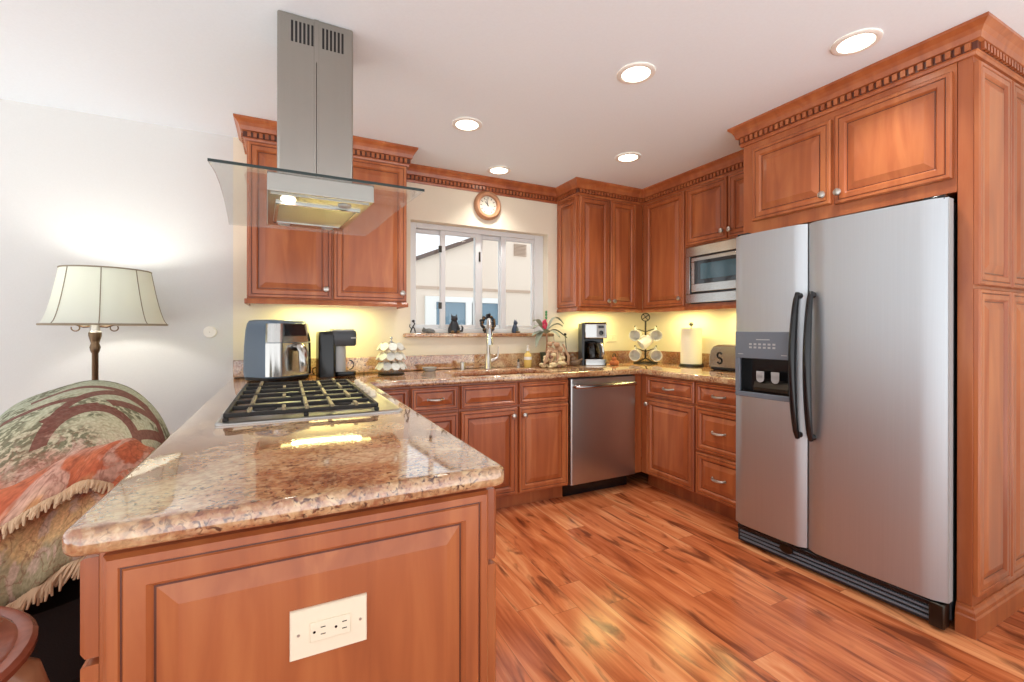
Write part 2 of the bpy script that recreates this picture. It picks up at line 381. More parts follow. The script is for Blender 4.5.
    L(math_n(nt, 'MULTIPLY', pk.outputs[0], math_n(nt, 'MULTIPLY', lowy.outputs[0], .7)), m3.inputs[0]); L(m2.outputs[2], m3.inputs[6])
    ol = ramp(nt, [(.47, (0, 0, 0)), (.5, (255, 255, 255)), (.53, (0, 0, 0))]); L(noise(15, 4, .6, 40), ol.inputs[0])
    m4 = nt.nodes.new('ShaderNodeMix'); m4.data_type = 'RGBA'; m4.inputs[7].default_value = rgba((138, 74, 54))
    L(math_n(nt, 'MULTIPLY', ol.outputs[0], math_n(nt, 'ADD', math_n(nt, 'MULTIPLY', lowy.outputs[0], .45), .12)), m4.inputs[0]); L(m3.outputs[2], m4.inputs[6])
    th_ = ramp(nt, [(.35, (200, 196, 190)), (.65, (255, 255, 255))]); L(noise(90, 2, 0, 50), th_.inputs[0])
    m5 = nt.nodes.new('ShaderNodeMix'); m5.data_type = 'RGBA'; m5.blend_type = 'MULTIPLY'; m5.inputs[0].default_value = .7
    L(m4.outputs[2], m5.inputs[6]); L(th_.outputs[0], m5.inputs[7])
    L(m5.outputs[2], b.inputs['Base Color']); b.inputs['Roughness'].default_value = .9
    bp = nt.nodes.new('ShaderNodeBump'); bp.inputs['Strength'].default_value = .25; bp.inputs['Distance'].default_value = .003
    L(noise(140, 2, 0, 2), bp.inputs['Height']); L(bp.outputs[0], b.inputs['Normal'])
    return m
M['tapestry'] = tapestry_mat()
M['fringe'] = mat('fringe_yarn', (206, 172, 138), .9, var=.2, bscale=30)

def shade_mat():
    m = bpy.data.materials.new('lamp_shade_fabric'); m.use_nodes = True; nt = m.node_tree
    b = nt.nodes['Principled BSDF']; b.inputs['Base Color'].default_value = rgba((226, 226, 214)); b.inputs['Roughness'].default_value = .8
    tr = nt.nodes.new('ShaderNodeBsdfTranslucent'); tr.inputs[0].default_value = rgba((224, 230, 220))
    mx = nt.nodes.new('ShaderNodeMixShader'); mx.inputs[0].default_value = .22
    out = nt.nodes['Material Output']
    nt.links.new(b.outputs[0], mx.inputs[1]); nt.links.new(tr.outputs[0], mx.inputs[2]); nt.links.new(mx.outputs[0], out.inputs[0])
    return m
M['shade'] = shade_mat()
M['shadetrim'] = mat('shade_trim', (150, 138, 118), .8)

# ------------------------------------------------------------------ room shell
BY, RX_, CZ = 3.322, 3.113, 2.431      # back wall, right wall, ceiling
LX, FY = -3.3, -1.2
CT, CB = .92, .878                     # counter top and underside
XA1, XA2, XB1 = -.2017, .7248, 2.1133
UD, URD = .3045, .318
WX0, WX1, WZ0, WZ1 = .826, 2.012, 1.195, 2.04
SPLIT = -.296

struct(put('floor', box(NB(), LX, RX_+.0, FY, BY, -.06, 0), M['floor'], smooth=False))
struct(put('ceiling', box(NB(), LX, RX_+.15, FY, BY+.15, CZ, CZ+.1), M['ceil'], smooth=False))
bm = NB()
for x0, x1, z0, z1, mi in ((LX, SPLIT, 0, CZ, 0), (SPLIT, WX0, 0, CZ, 1), (WX1, RX_+.15, 0, CZ, 1), (WX0, WX1, 0, WZ0-.03, 1), (WX0, WX1, WZ1, CZ, 1)):
    box(bm, x0, x1, BY, BY+.15, z0, z1, mi=mi)
struct(put('wall_back', bm, [M['grey_wall'], M['cream_wall']], smooth=False))
struct(put('wall_right', box(NB(), RX_, RX_+.15, -.3, BY, 0, CZ), M['cream_wall'], smooth=False))
# baseboard of the dining side
struct(put('baseboard_back', box(NB(), LX, -.34, BY-.014, BY-.0005, 0, .09), M['white'], bevel=.004))

# window
win = struct(thing('window_1', 'white vinyl three-lite slider window above the sink', 'window', (WX0, BY, WZ0)))
ww, wh = WX1-WX0, WZ1-WZ0
bm = NB(); fy0, fy1 = .075, .145
for a in ((.0, .062, 0, wh), (ww-.09, ww, 0, wh), (.062, ww-.09, 0, .035), (.062, ww-.09, wh-.04, wh)):
    box(bm, a[0], a[1], fy0, fy1, a[2]+.0, a[3])
put('window_frame', bm, M['vinyl'], win, bevel=.004)
def sash(x0, x1, y0, y1, sl, sr, z0=.036, z1=wh-.041):
    b_ = NB()
    box(b_, x0, x0+sl, y0, y1, z0, z1); box(b_, x1-sr, x1, y0, y1, z0, z1)
    box(b_, x0+sl, x1-sr, y0, y1, z0, z0+.03); box(b_, x0+sl, x1-sr, y0, y1, z1-.03, z1)
    s_ = put('sash', b_, M['vinyl'], win, bevel=.003)
    put('pane', box(NB(), x0+sl-.004, x1-sr+.004, (y0+y1)/2-.002, (y0+y1)/2+.002, z0+.026, z1-.026), M['pane'], s_, smooth=False)
    return s_
sash(.064, .292, .112, .138, .006, .02)
sash(.255, .60, .080, .106, .042, .05)
sash(.555, .822, .112, .138, .07, .045)
sash(.78, 1.094, .080, .106, .045, .02)
b_ = NB()
for z in (.19, .63): box(b_, .238, .262, .062, .08, z, z+.05)
put('window_latch', b_, M['darkmetal'], win, bevel=.003)
put('sash_pull', box(NB(), .578, .592, .072, .08, .58, .66), M['darkmetal'], win, bevel=.002)
sill = put('trim_1', box(NB(), .772, 2.05, BY-.045, BY+.074, WZ0-.03, WZ0-.0005), M['granite'], bevel=.008, bseg=3); struct(sill)

# crown moulding helper: path runs with the room on its right-hand side
PROF = [(0, 2.312), (.010, 2.312), (.013, 2.324), (.018, 2.328), (.018, 2.360), (.031, 2.364), (.033, 2.373), (.036, 2.386), (.045, 2.402), (.057, 2.414), (.062, 2.419), (.062, 2.4305), (0, 2.4305)]
def offs(path, p):
    out = []
    n = len(path)
    for i in range(n):
        P_ = Vector(path[i])
        d0 = (Vector(path[i])-Vector(path[i-1])).normalized() if i else None
        d1 = (Vector(path[i+1])-Vector(path[i])).normalized() if i < n-1 else None
        r = lambda d: Vector((d.y, -d.x))
        if d0 is None: q = P_+r(d1)*p
        elif d1 is None: q = P_+r(d0)*p
        else: q = P_+(r(d0)+r(d1))*p
        out.append(q)
    return out
def crown_meshes(path):
    cols = [offs(path, p) for p, z in PROF]
    b1 = NB()
    loft(b1, [[(cols[k][i].x, cols[k][i].y, PROF[k][1]) for k in range(len(PROF))] for i in range(len(path))]); b1.normal_update()
    for f_ in b1.faces:
        c_ = f_.calc_center_median()
        if 2.330 < c_.z < 2.359 and len(f_.verts) == 4 and abs(f_.normal.z) < .2: f_.material_index = 1
    out = []; st = .030
    for a, b in zip(path, path[1:]):
        b2 = NB(); out.append(b2)
        a, b = Vector(a), Vector(b); d = (b-a); ln = d.length; d = d.normalized(); r = Vector((d.y, -d.x))
        n = int((ln+.02)/st); s0 = (ln-(n-1)*st)/2
        for k in range(n):
            c = a+d*(s0+k*st)+r*.0215
            ang = math.atan2(d.y, d.x)
            box(b2, -.0085, .0085, -.0075, .0075, 2.331, 2.358, T(c.x, c.y, 0) @ RZ(ang))
    return b1, out
def dents(bms, parent, loc=(0, 0, 0)):
    for b_ in bms: put('dentil_band', b_, M['cherry'], parent, loc, smooth=False)
def dent_rail(path, z0, z1, p0, p1):
    cols = [offs(path, p) for p, z in ((p0, z0), (p1, z0), (p1, z1), (p0, z1))]; zz = (z0, z0, z1, z1)
    b1 = NB(); loft(b1, [[(cols[k][i].x, cols[k][i].y, zz[k]) for k in range(4)] for i in range(len(path))]); return b1
b1, b2 = crown_meshes([(XA2+.001, BY), (XB1-.001, BY)])
t2 = struct(put('trim_2', b1, [M['cherry'], M['glaze']], smooth=False)); dents(b2, t2)

# ------------------------------------------------------------------ cabinetry
def door_bm(w, h, t=.02, fr=.060, flat=False):
    """raised panel door, x -w/2..w/2, z 0..h, back at y=0, front at y=-t"""
    g = fr*.36
    prof = [(0, 0, 0), (0, t*.7, 0), (t*.25, t, 0), (g-.0035, t, 0), (g-.0015, t-.0035, 1), (g+.0012, t-.0035, 1), (g+.0035, t-.0005, 0), (fr-.010, t-.0005, 0), (fr-.004, t-.007, 0), (fr-.0015, t-.011, 1),
            (fr+.0022, t-.011, 1), (fr+.006, t-.010, 0), (fr+.032, t-.0015, 0), (fr+.034, t-.0008, 0)]
    bm = NB(); rings = []
    for ins, d, g in prof:
        ins = min(ins, w/2-.004, h/2-.004)
        rings.append([bm.verts.new(p) for p in ((-w/2+ins, -d, ins), (w/2-ins, -d, ins), (w/2-ins, -d, h-ins), (-w/2+ins, -d, h-ins))])
    bm.faces.new(list(reversed(rings[0])))
    for k, (a, b) in enumerate(zip(rings, rings[1:])):
        for i in range(4):
            j = (i+1) % 4
            bm.faces.new((a[i], a[j], b[j], b[i])).material_index = 1 if prof[k+1][2] and prof[k][2] else 0
    bm.faces.new(rings[-1])
    return bm
def knob_bm():
    return lathe(NB(), [(.006, 0), (.005, .010), (.0065, .013), (.016, .018), (.0185, .025), (.015, .031), (.007, .034), (.001, .0345)], 16, RX(pi/2))
def pull_bm(L=.096):
    b = NB(); pts = []
    for k in range(13):
        s = k/12; x = -L/2+L*s
        pts.append((x, -.004-.022*sin(pi*s)**.6 if 0 < s < 1 else 0, -.004*sin(pi*s)))
    tube(b, pts, [.0065+.003*sin(pi*k/12) for k in range(13)], 8)
    for s in (-1, 1): lathe(b, [(.009, 0), (.007, .004)], 12, T(s*L/2, 0, 0) @ RX(pi/2))
    return b
def cabinet(label, W_, D, z0, z1, loc, rz=0., doors=(), drawers=(), toe=0., rail=False, name='wall_cabinet', cat='cabinet', fr=.055, back_gap=.001):
    """local frame: x 0..W_, front of the carcass at y=0, back at y=D"""
    t = thing(name, label, cat, (loc[0], loc[1], 0), rz)
    bm = box(NB(), .0005, W_-.0005, 0, D-back_gap, z0+toe, z1)
    put('body', bm, M['cherry'], t, bevel=.0015, smooth=False)
    if toe: put('toe_kick', box(NB(), .0005, W_-.0005, .07, D-back_gap, z0+.0005, z0+toe-.0005), M['cherry'], t, smooth=False)
    for d in doors:
        x0, x1, a, b = d[:4]
        o = put('door', door_bm(x1-x0, b-a, fr=fr), [M['cherry'], M['glaze']], t, ((x0+x1)/2, -.0005, a), smooth=False)
        if len(d) > 4 and d[4]: put('knob', knob_bm(), M['nickel'], o, (d[4][0]-(x0+x1)/2, -.020, d[4][1]-a))
    for d in drawers:
        x0, x1, a, b = d[:4]
        o = put('drawer', door_bm(x1-x0, b-a, fr=.034 if b-a < .2 else .045), [M['cherry'], M['glaze']], t, ((x0+x1)/2, -.0005, a), smooth=False)
        if len(d) > 4 and d[4]: put('handle', pull_bm(), M['nickel'], o, (0, -.019, (b-a)/2+.0))
    if rail:
        b_ = NB()
        loft(b_, [[(x, y, z) for y, z in ((.02, z0-.0005), (-.014, z0-.0005), (-.020, z0-.012), (-.016, z0-.030), (.02, z0-.030))] for x in (0, W_)])
        put('light_rail', b_, M['cherry'], t, smooth=False)
    return t
UZ0, UZ1 = 1.402, 2.325
yfA = BY-UD
# left upper cabinet beside the lamp wall
cabA = cabinet('cherry two-door wall cabinet left of the window, behind the range hood', XA2-XA1, UD, UZ0, UZ1, (XA1, yfA), 0,
               doors=[(.006, .457, 1.408, 2.308, (.424, 1.468)), (.468, XA2-XA1-.006, 1.408, 2.308, (.890, 1.461))], rail=True)
b1, b2 = crown_meshes([(XA1, BY-.001), (XA1, yfA), (XA2, yfA), (XA2, BY-.001)])
cr = put('crown_moulding', b1, [M['cherry'], M['glaze']], cabA, (-XA1, -yfA, 0), smooth=False); dents(b2, cr)
put('side_rail', box(NB(), -.012, 0, .0, UD-.001, UZ0-.030, UZ0-.001), M['cherry'], cabA, bevel=.003)
put('side_rail', box(NB(), XA2-XA1, XA2-XA1+.012, .0, UD-.001, UZ0-.030, UZ0-.001), M['cherry'], cabA, bevel=.003)
# right of window
XR = RX_-URD      # carcass front of the right run
cabB = cabinet('cherry two-door wall cabinet right of the window above the black coffee maker', XR-XB1, UD, UZ0, UZ1, (XB1, yfA), 0,
               doors=[(.006, .305, 1.412, 2.308, (.282, 1.462)), (.318, .592, 1.412, 2.308, (.342, 1.462))], rail=True)
o = put('side_panel', door_bm(UD-.02, .90, t=.012, fr=.05), [M['cherry'], M['glaze']], cabB, (-.0005, UD/2+.005, 1.410), smooth=False); o.rotation_euler = (0, 0, -pi/2)
put('side_rail', box(NB(), -.012, 0, .0, UD-.001, UZ0-.030, UZ0-.001), M['cherry'], cabB, bevel=.003)
YR = BY-UD
cab = cabinet('tall single-door cherry wall cabinet in the corner left of the microwave', YR-2.535, URD, UZ0, UZ1, (XR, YR), -pi/2,
              doors=[(.042, YR-2.545, 1.412, 2.308, (YR-2.575, 1.47))], rail=True)
cab = cabinet('short cherry wall cabinet above the microwave', 2.534-1.795, URD, 1.862, UZ1, (XR, 2.534), -pi/2,
              doors=[(.006, .372, 1.872, 2.308, (.345, 1.925)), (.384, .733, 1.872, 2.308, (.408, 1.925))])
# niche frame holding the microwave
b_ = NB(); wN = 2.534-1.795
box(b_, .001, .022, 0, URD-.001, 1.402, 1.8615); box(b_, wN-.02, wN-.001, 0, URD-.001, 1.402, 1.8615); box(b_, .022, wN-.02, 0, URD-.001, 1.402, 1.420)
loft(b_, [[(x, y, z) for y, z in ((.02, 1.4015), (-.014, 1.4015), (-.020, 1.390), (-.016, 1.372), (.02, 1.372))] for x in (0.001, wN-.001)])
tag(put('microwave_shelf', b_, M['cherry'], None, (XR, 2.534, 0), -pi/2, smooth=False, bevel=.0015), 'open cherry shelf box that holds the steel microwave', 'shelf')
b1, b2 = crown_meshes([(XB1, BY-.001), (XB1, YR), (XR, YR), (XR, 1.852)])
cm = tag(put('crown_moulding', b1, [M['cherry'], M['glaze']], smooth=False), 'cherry crown moulding with dentils above the corner wall cabinets', 'moulding')
dents(b2, cm)

# microwave
mw = thing('microwave', 'stainless built-in microwave with dark window in the right wall cabinets', 'microwave', (XR, 2.534, 1.4205), -pi/2)
put('body', box(NB(), .04, wN-.04, .004, URD-.01, 0, .43), M['dkgrey'], mw, bevel=.003)
b_ = NB(); box(b_, .012, wN-.012, -.024, .0-.001, .006, .075); box(b_, .012, wN-.012, -.024, -.001, .36, .434); box(b_, .012, .055, -.024, -.001, .075, .36); box(b_, wN-.055, wN-.012, -.024, -.001, .075, .36)
put('trim_frame', b_, M['steelshiny'], mw, bevel=.003)
put('recess', box(NB(), .056, wN-.056, -.012, 0, .076, .359), M['black'], mw)
b_ = NB(); box(b_, .072, .60, -.028, -.0125, .088, .15); box(b_, .072, .60, -.028, -.0125, .315, .348); box(b_, .072, .135, -.028, -.0125, .15, .315); box(b_, .54, .60, -.028, -.0125, .15, .315)
dr = put('door', b_, M['steelshiny'], mw, bevel=.003)
put('door_glass', box(NB(), .10, .575, -.029, -.014, .146, .322), M['glassdark'], dr, bevel=.002)
put('window_screen', box(NB(), .16, .52, -.0305, -.029, .18, .295), M['mwglass'], dr)
put('control_panel', box(NB(), .604, wN-.072, -.026, -.0125, .088, .348), M['glassdark'], mw, bevel=.003)

# fridge cabinet, tall end panel and their crown
XF, YN, YFAR = 2.4435, .7797, 1.7872
cab = cabinet('cherry two-door cabinet directly above the refrigerator', YFAR-.828, RX_-XF, 1.785, UZ1, (XF, YFAR), -pi/2,
              doors=[(.068, .490, 1.852, 2.272, (.462, 1.90)), (.508, .948, 1.842, 2.278, (.534, 1.895))], name='refrigerator_cabinet')
tp = thing('tall_end_cabinet', 'tall cherry end cabinet with paneled side at the right of the refrigerator', 'cabinet', (XF, YN, 0))
wP = RX_-XF
put('body', box(NB(), 0, wP-.001, 0, .047, .12, UZ1), M['cherry'], tp, smooth=False, bevel=.0015)
for x0, x1 in ((.004, .316), (.330, .642)):
    for a, b in ((.165, 1.386), (1.402, 2.288)):
        put('door', door_bm(x1-x0, b-a, fr=.05), [M['cherry'], M['glaze']], tp, ((x0+x1)/2, -.0005, a), smooth=False)
BP = [(0, 0.0005), (.016, 0.0005), (.016, .075), (.012, .082), (.012, .098), (.006, .108), (.004, .118), (0, .1195)]
path = [(0, .047), (0, 0), (wP-.001, 0)]
cols = [offs(path, p) for p, z in BP]
b_ = NB(); loft(b_, [[(cols[k][i].x, cols[k][i].y, BP[k][1]) for k in range(len(BP))] for i in range(3)])
put('base_moulding', b_, M['cherry'], tp, smooth=False)
put('plinth', box(NB(), .001, wP-.001, .001, .047, 0.0005, .1195), M['cherry'], tp, smooth=False)
b1, b2 = crown_meshes([(2.78, YFAR), (XF, YFAR), (XF, YN), (RX_-.001, YN)])
cm = tag(put('crown_moulding', b1, [M['cherry'], M['glaze']], smooth=False), 'cherry crown moulding with dentils above the refrigerator cabinet', 'moulding')
dents(b2, cm)

# base cabinets along the back wall
YB, XB = BY-.61, RX_-.61
BD = .61; TK = .105; CH = CB-.001
def base(label, x0, x1, doors, drawers):
    return cabinet(label, x1-x0, BD, 0, CH, (x0, YB), 0, doors=doors, drawers=drawers, toe=TK, name='base_cabinet')
base('narrow cherry base cabinet next to the peninsula cooktop, mostly hidden by the granite', .415, .667, [(.02, .247, .118, .700, None)], [(.02, .247, .718, .866, False)])
base('narrow cherry base cabinet with one pull drawer, left of the sink cabinet', .668, .984, [(.008, .308, .118, .700, (.04, .64))], [(.008, .308, .718, .866, True)])
base('wide cherry sink base cabinet with two doors under the sink', .985, 1.811, [(.008, .408, .118, .700, (.375, .645)), (.424, .820, .118, .700, (.458, .645))],
     [(.008, .408, .716, .866, False), (.424, .820, .716, .866, False)])
# right run
fil = cabinet('cherry corner base cabinet with one drawer over one door, right of the dishwasher', YB-2.179, BD, 0, CH, (XB, YB), -pi/2,
              doors=[(.068, .524, .118, .700, (.092, .655))], drawers=[(.068, .524, .718, .866, True)], toe=TK, name='base_cabinet')
put('corner_filler', box(NB(), 2.418, XB-.001, YB, YB+.03, TK, CH), M['cherry'], fil, smooth=False).matrix_parent_inverse = (T(XB, YB, 0) @ RZ(-pi/2)).inverted()
cabinet('cherry three-drawer base cabinet partly hidden by the refrigerator', 2.178-1.80, BD, 0, CH, (XB, 2.178), -pi/2,
        drawers=[(.006, .372, .718, .866, True), (.006, .372, .412, .702, True), (.006, .372, .118, .398, True)], toe=TK, name='base_cabinet')

# dishwasher
dw = thing('dishwasher', 'stainless dishwasher with bar handle between cherry base cabinets', 'dishwasher', (1.8145, YB, 0))
put('body', box(NB(), .004, .598, .0, .58, .10, CH-.004), M['dkgrey'], dw)
bm = NB(); prism(bm, [(.003, -.001), (.003, -.030), (.012, -.034), (.588, -.034), (.597, -.030), (.597, -.001)], .112, .868)
put('door_panel', bm, M['steel'], dw, smooth=False)
b_ = NB(); tube(b_, [(.03, -.034, .815), (.032, -.066, .815), (.05, -.072, .815), (.55, -.072, .815), (.568, -.066, .815), (.57, -.034, .815)], .015, 10)
put('handle', b_, M['steelshiny'], dw)
put('toe_panel', box(NB(), .003, .597, .065, .09, .0005, .10), M['black'], dw)

# peninsula
PX0, PX1, PY0 = -.271, .417, .956
pen = thing('peninsula_cabinet', 'cherry peninsula base cabinet with raised end panel under the granite cooktop counter', 'cabinet', ((PX0+PX1)/2, PY0, 0))
px = (PX1-PX0)/2
put('body', box(NB(), -px, px, 0, YB+.6-PY0-.62, .10, CH), M['cherry'], pen, smooth=False, bevel=.0015)
put('toe_kick', box(NB(), -px+.06, px-.06, .01, YB-PY0-.02, .0005, .0995), M['cherry'], pen, smooth=False)
put('end_panel', door_bm(.672, .752, t=.026, fr=.066), [M['cherry'], M['glaze']], pen, (.002, -.0005, .105), smooth=False)
nseg = 4; L0 = YB-PY0-.06; lw = L0/nseg
for k in range(nseg):
    for s in (-1, 1):
        a0 = k*lw+.002; w_ = lw-.008
        dd = put('drawer', door_bm(w_, .163, t=.025, fr=.034), [M['cherry'], M['glaze']], pen, (s*(px+.0008), a0+w_/2, .687), smooth=False); dd.rotation_euler = (0, 0, s*pi/2)
        put('handle', pull_bm(), M['nickel'], dd, (0, -.0245, .08))
        dd = put('door', door_bm(w_, .555, t=.025, fr=.05), [M['cherry'], M['glaze']], pen, (s*(px+.0008), a0+w_/2, .120), smooth=False); dd.rotation_euler = (0, 0, s*pi/2)
        put('knob', knob_bm(), M['nickel'], dd, (-.14 if (k % 2) == (s > 0) else .14, -.0255, .50))
# duplex outlet on the end panel
ol = thing('wall_outlet', 'ivory duplex outlet on the end panel of the granite peninsula', 'outlet', (.0755, PY0-.0258, .652))
put('cover_plate', loft(NB(), [[(x*s, y, z*s) for x, z in ((-.0685, -.0455), (.0685, -.0455), (.0685, .0455), (-.0685, .0455))] for y, s in ((0, 1), (-.004, 1), (-.0065, .965))]), M['ivory'], ol, smooth=False)
rc = put('receptacle', box(NB(), -.0345, .0375, -.0092, -.0066, -.018, .018), M['ivory'], ol, bevel=.001)
b_ = NB()
for cx in (-.017, .021):
    for dz in (.0065, -.0065): box(b_, cx+.001, cx+.0095, -.0096, -.0085, dz-.0008, dz+.0008)
    lathe(b_, [(.0026, 0), (.0026, .001)], 10, T(cx-.010, -.0085, 0) @ RX(pi/2))
put('slots', b_, M['black'], rc)
for cx in (-.054, .056): put('screw', lathe(NB(), [(.003, 0), (.0025, .0012)], 10, T(cx, -.0062, 0) @ RX(pi/2)), M['nickel'], ol)

# ------------------------------------------------------------------ granite
XL, XRR, YP = -.300, .436, .886
def rounded(poly, radii):
    out = []
    n = len(poly)
    for i, (p, r) in enumerate(zip(poly, radii)):
        if not r: out.append(p); continue
        P_ = Vector(p); a = (Vector(poly[i-1])-P_).normalized(); b = (Vector(poly[(i+1) % n])-P_).normalized()
        c = P_+(a+b)*r
        s = P_+a*r-c; e = P_+b*r-c
        for k in range(7):
            q = (s*cos(pi/2*k/6)+e*sin(pi/2*k/6)); out.append((c.x+q.x, c.y+q.y))
    return out
outer = rounded([(XL, YP), (XRR, YP), (XRR, BY-.645), (RX_-.645, BY-.645), (RX_-.645, 1.80), (RX_-.001, 1.80), (RX_-.001, BY-.001), (XL, BY-.001)],
                [.026, .026, 0, .02, 0, 0, 0, 0])
SX, SY, SW, SD = 1.375, 2.935, .74, .37
hole = rrect(SW, SD, .07, 6, SX, SY)
bm = NB(); ed = []
for loop in (outer, hole):
    v_ = [bm.verts.new((x, y, CB)) for x, y in loop]
    ed += [bm.edges.new((v_[i], v_[(i+1) % len(v_)])) for i in range(len(v_))]
bmesh.ops.triangle_fill(bm, use_beauty=True, use_dissolve=False, edges=ed)
ret = bmesh.ops.extrude_face_region(bm, geom=list(bm.faces))
bmesh.ops.translate(bm, verts=[g for g in ret['geom'] if isinstance(g, bmesh.types.BMVert)], vec=(0, 0, CT-CB))
bmesh.ops.recalc_face_normals(bm, faces=bm.faces)
be = [e for e in bm.edges if len(e.link_faces) == 2 and e.calc_face_angle(0) > 1.2 and abs(e.verts[0].co.z-e.verts[1].co.z) < 1e-5
      and not (e.verts[0].co.y > BY-.01 and e.verts[1].co.y > BY-.01) and not (e.verts[0].co.x > RX_-.01 and e.verts[1].co.x > RX_-.01)]
bmesh.ops.bevel(bm, geom=be, offset=.013, segments=4, profile=.5, affect='EDGES')
ct = tag(put('countertop', bm, M['granite'], ang=50), 'speckled golden granite countertop running over peninsula, sink and corner', 'countertop')
b_ = NB(); box(b_, XL+.006, RX_-.001, BY-.020, BY-.001, CT+.0005, 1.028); box(b_, RX_-.020, RX_-.001, 1.81, BY-.021, CT+.0005, 1.028)
tag(put('backsplash', b_, M['granite'], bevel=.003), 'low granite backsplash strip along the back and right walls', 'backsplash')

# sink
sk = thing('kitchen_sink', 'undermount stainless sink below the window', 'sink', (SX, SY, CT-.20))
def bowl(cx, w):
    b_ = NB(); ro = [rrect(w*s, (SD-.004)*s, .06*s, 5, cx, 0) for s in (1, .97, .9)]
    loft(b_, [[(x, y, z) for x, y in r] for r, z in zip((ro[0], ro[1], ro[2]), (.153, .03, .005))] + [[(x, y, 0) for x, y in rrect(w*.8, SD*.75, .05, 5, cx, 0)]], cap0=False, cap1=True)
    lathe(b_, [(.001, .002), (.035, .003), (.04, .002)], 16, T(cx, .03, .0), cap0=False, cap1=False)
    return put('basin', b_, M['steelshiny'], sk)
bowl(-.185, .365); bowl(.185, .365)
put('divider', box(NB(), -.004, .004, -.16, .16, .06, .145), M['steelshiny'], sk, bevel=.003)

# faucet
fc = thing('kitchen_faucet', 'brushed nickel pull-down faucet behind the sink, in front of the window', 'faucet', (1.395, 3.185, CT+.0005))
b_ = NB(); lathe(b_, [(.028, 0), (.028, .006), (.024, .012), (.023, .10), (.021, .11), (.016, .12)], 18); put('base', b_, M['nickel'], fc)
dx, dy = -.34, -.94
pts = [(0, 0, .10), (0, 0, .29)]
for k in range(1, 13):
    a = pi*k/12*.93; pts.append((dx*.075*(1-cos(a)), dy*.075*(1-cos(a)), .29+.085*sin(a)))
put('spout', tube(NB(), pts, .0145, 12), M['nickel'], fc)
e = pts[-1]; b_ = NB(); tube(b_, [(e[0], e[1], e[2]+.005), (e[0]+dx*.006, e[1]+dy*.006, e[2]-.05), (e[0]+dx*.012, e[1]+dy*.012, e[2]-.12)], [.0165, .0215, .0235], 14)
put('spray_head', b_, M['chrome'], fc)
b_ = NB(); tube(b_, [(.01, 0, .055), (.05, -.005, .07), (.075, -.01, .085)], [.016, .015, .013], 10); tube(b_, [(.07, -.01, .08), (.08, -.012, .12), (.082, -.012, .17)], [.008, .006, .005], 8)
put('lever', b_, M['nickel'], fc)
# pump and air gap
t = thing('soap_pump', 'small nickel pump right of the faucet on the granite', 'dispenser', (1.665, 3.20, CT+.0005))
put('base', lathe(NB(), [(.018, 0), (.018, .005), (.012, .01), (.012, .045)], 14), M['nickel'], t)
b_ = NB(); tube(b_, [(0, 0, .044), (0, 0, .06), (-.012, -.03, .063)], [.009, .008, .006], 8); put('nozzle', b_, M['darkmetal'], t)
b_ = NB(); lathe(b_, [(.02, 0), (.02, .045), (.018, .055), (.006, .058)], 16)
tag(put('air_gap', b_, M['nickel'], None, (1.195, 3.21, CT+.0005)), 'short nickel air gap cylinder left of the faucet', 'fitting')
b_ = NB(); lathe(b_, [(.03, 0), (.04, .012), (.046, .028), (.043, .028), (.036, .014), (.02, .008)], 20, sx=1.2, cap1=True)
tag(put('soap_dish', b_, M['ltgrey'], None, (.935, 3.20, CT+.0005)), 'shallow grey soap dish on the granite left of the sink', 'dish')

# cooktop (five burners, three grates)
ck = thing('gas_cooktop', 'stainless five-burner gas cooktop set into the peninsula granite', 'cooktop', (.095, 2.125, CT+.0005))
CW, CL = .585, .94
b_ = NB(); pl = rrect(CW, CL, .02, 4)
loft(b_, [[(x, y, 0) for x, y in pl], [(x, y, .005) for x, y in pl], [(x*.97, y*.98, .009) for x, y in pl], [(x*.95, y*.965, .0065) for x, y in pl]])
put('tray', b_, M['steel'], ck)
BU = [(-.16, -.30, .045), (.10, -.30, .036), (-.03, 0, .055), (-.16, .30, .036), (.10, .30, .045)]
for x, y, q in BU:
    bu = put('burner', lathe(NB(), [(q*1.15, .0068), (q*1.15, .010), (q*.95, .013), (q*.95, .016)], 20, T(x, y, 0)), M['ltgrey'], ck)
    put('burner_cap', lathe(NB(), [(q*.85, .0162), (q*.86, .020), (q*.8, .023), (.002, .024)], 20, T(x, y, 0)), M['iron'], bu)
M['gratetop'] = mat('glint_grate_iron', (148, 136, 108), .4, metal=.5)  # tan colour stands in for strip light reflected on black iron
for gy in (-.30, 0, .30):
    b_ = NB(); h0, h1 = .020, .034; y0, y1, x0, x1 = gy-.144, gy+.144, -.265, .20
    for yy in (y0, gy, y1): box(b_, x0, x1, yy-.007, yy+.007, h0, h1)
    for xx in (x0, x1): box(b_, xx-.007, xx+.007, y0, y1, h0, h1)
    for xx in (x0, x1, (x0+x1)/2):
        for yy in (y0, y1): box(b_, xx-.008, xx+.008, yy-.008, yy+.008, .0072, h0)
    g_ = put('grate', b_, M['iron'], ck, bevel=.003)
    for xx, ya, yb in ((-.20, -.150, -.09), (-.20, .02, .150), (-.10, -.150, -.08), (-.03, -.09, .09), (-.03, -.152, -.12), (.05, -.150, .05), (.13, -.152, -.09), (.13, .06, .15)):
        put('grate_finger', box(NB(), xx-.0065, xx+.0065, gy+ya, gy+yb, h1-.004, h1+.008), M['gratetop'], g_, bevel=.003)
for k in range(5):
    kn = put('knob', lathe(NB(), [(.019, .0065), (.019, .011), (.016, .014), (.0145, .030), (.012, .033), (.001, .034)], 18, T(.248, -.10+k*.115+.04, 0)), M['ivory'], ck)

# ------------------------------------------------------------------ range hood
hd = thing('range_hood', 'island range hood with steel chimney and flat glass canopy above the cooktop', 'range hood', (.107, 2.06, 1.66))
bx, by, bz = hd.location
def hl(x, y, z): return (x-bx, y-by, z-bz)
b_ = NB(); cw, cd = .273, .29
